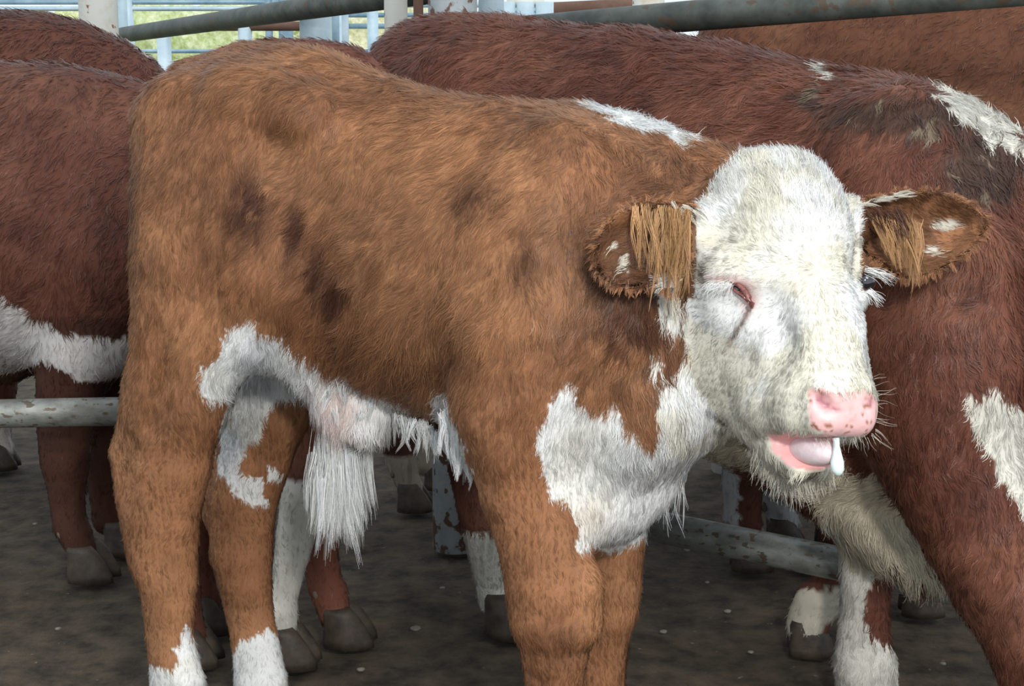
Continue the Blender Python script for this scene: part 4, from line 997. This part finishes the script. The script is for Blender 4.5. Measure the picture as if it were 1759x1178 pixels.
post(480, 505, 6.5, M_GALVB, 'blue grey square post just left of the light blue post')
post(571, 584, 5.5, M_GALVB, 'thin blue post touching the right side of the light blue post')
post(588, 600, 7.0, M_GALVL, 'slim pale post between the light blue post and the cream post')
post(206, 222, 6.8, M_GALVL, 'slim pale post right of the wide pale post at top left')
# long yard panels far behind: each a thing of rails
def panel(label, Y, rails, x0=-300, x1=2000, mat=M_GALVL):
    o = empty('yard_panel', (0, Y, 0), label, 'fence')
    for (y, wdt, m) in rails:
        p0 = W(x0, y, Y); p1 = W(x1, y, Y)
        r = wdt/2/ppm(p0); tube('panel_rail', [p0, p1], r, m, o, 16)
    for x in (x0, (x0+x1)/2, x1):
        p = W(x, 30, Y); tube('panel_leg', [(p[0], Y, -.02), (p[0], Y, W(x, rails[0][0], Y)[2])], .03, mat, o, 12)
    return o
panel('blue grey yard panel of pipe rails seen above the front calf\'s back', 7.6, [(-8, 9, M_GALVB), (4, 8, M_GALVB), (15, 8, M_GALVL), (88, 7, M_GALVB), (108, 8, M_GALVL)], -200, 640)
panel('pale yard panel of pipe rails between the light blue post and the cream post', 7.9, [(8, 10, M_GALVL), (26, 8, M_GALVB), (45, 9, M_GALVB), (150, 10, M_GALVL)], 585, 1000)
panel('yard panel with a brown top board above the front calf\'s rump', 6.0, [(45, 16, M_BROWN), (130, 9, M_GALVL)], 280, 560)
panel('yard panel with pale rails above the big cow\'s back', 4.6, [(4, 11, M_RUSTW), (17, 8, M_GALVL), (25, 8, M_GALVL)], 870, 935)
o = tube('timber_beam', [W(936, 20, 5.2), W(1100, 12, 5.2)], .032, M_BROWN); o['label'] = 'reddish brown beam end above the big cow\'s back'; o['category'] = 'beam'
# pale whitewashed stub of post between the big cow's back and the sloping rail
post(1085, 1140, 3.4, M_RUSTW, 'whitewashed post showing just under the sloping dark rail at the right', ztop=1.5)

# ------------------------------------------------------------------ trees beyond the yard
def tree(name, x, Y, hz, w, c1, c2, label, seed):
    p = W(x, 100, Y); e = empty(name, (p[0], Y, 0), label, 'tree')
    V, F, k = [], [], 0; r0 = np.random.default_rng(seed)
    prims = [cap((p[0]+r0.uniform(-w, w)*.6, Y+r0.uniform(-w, w)*.3, hz*r0.uniform(.35, .85)), (p[0]+r0.uniform(-w, w)*.6, Y, hz*r0.uniform(.4, .8)), w*.36, w*.3, None, 1, .3) for _ in range(9)]
    D, lo, h = build_field(prims, w/14); V, F = surface_nets(D, lo, h); N = vnormals(V, F)
    V = V + N*((fbm(V, 2.4, seed, 3)-.5)*w*.6)[:, None]
    mesh_obj('crown', V, F, mat_noise('leaves_%s' % name, c1, c2, 9, .9, detail=8), e, smooth=False)  # leaf colours lightened to carry the overexposed sunlight
    tube('trunk', [(p[0], Y, -.05), (p[0], Y, hz*.5)], .16, M_BROWN, e, 12)
tree('tree', 330, 26, 3.0, 2.0, (.45, .52, .20), (.90, .90, .62), 'sunlit yellow green tree glimpsed above the front calf\'s rump', 1)
tree('tree', 640, 30, 3.2, 1.9, (.55, .52, .28), (.92, .88, .66), 'pale sunlit tree glimpsed between the light blue and the cream post', 2)
tree('tree', 190, 34, 3.0, 2.4, (.45, .50, .18), (.88, .88, .52), 'yellow green tree glimpsed beside the wide pale post at top left', 3)
tree('tree', 470, 33, 3.4, 2.2, (.45, .50, .22), (.90, .90, .64), 'light green tree glimpsed behind the two thin blue grey posts', 4)
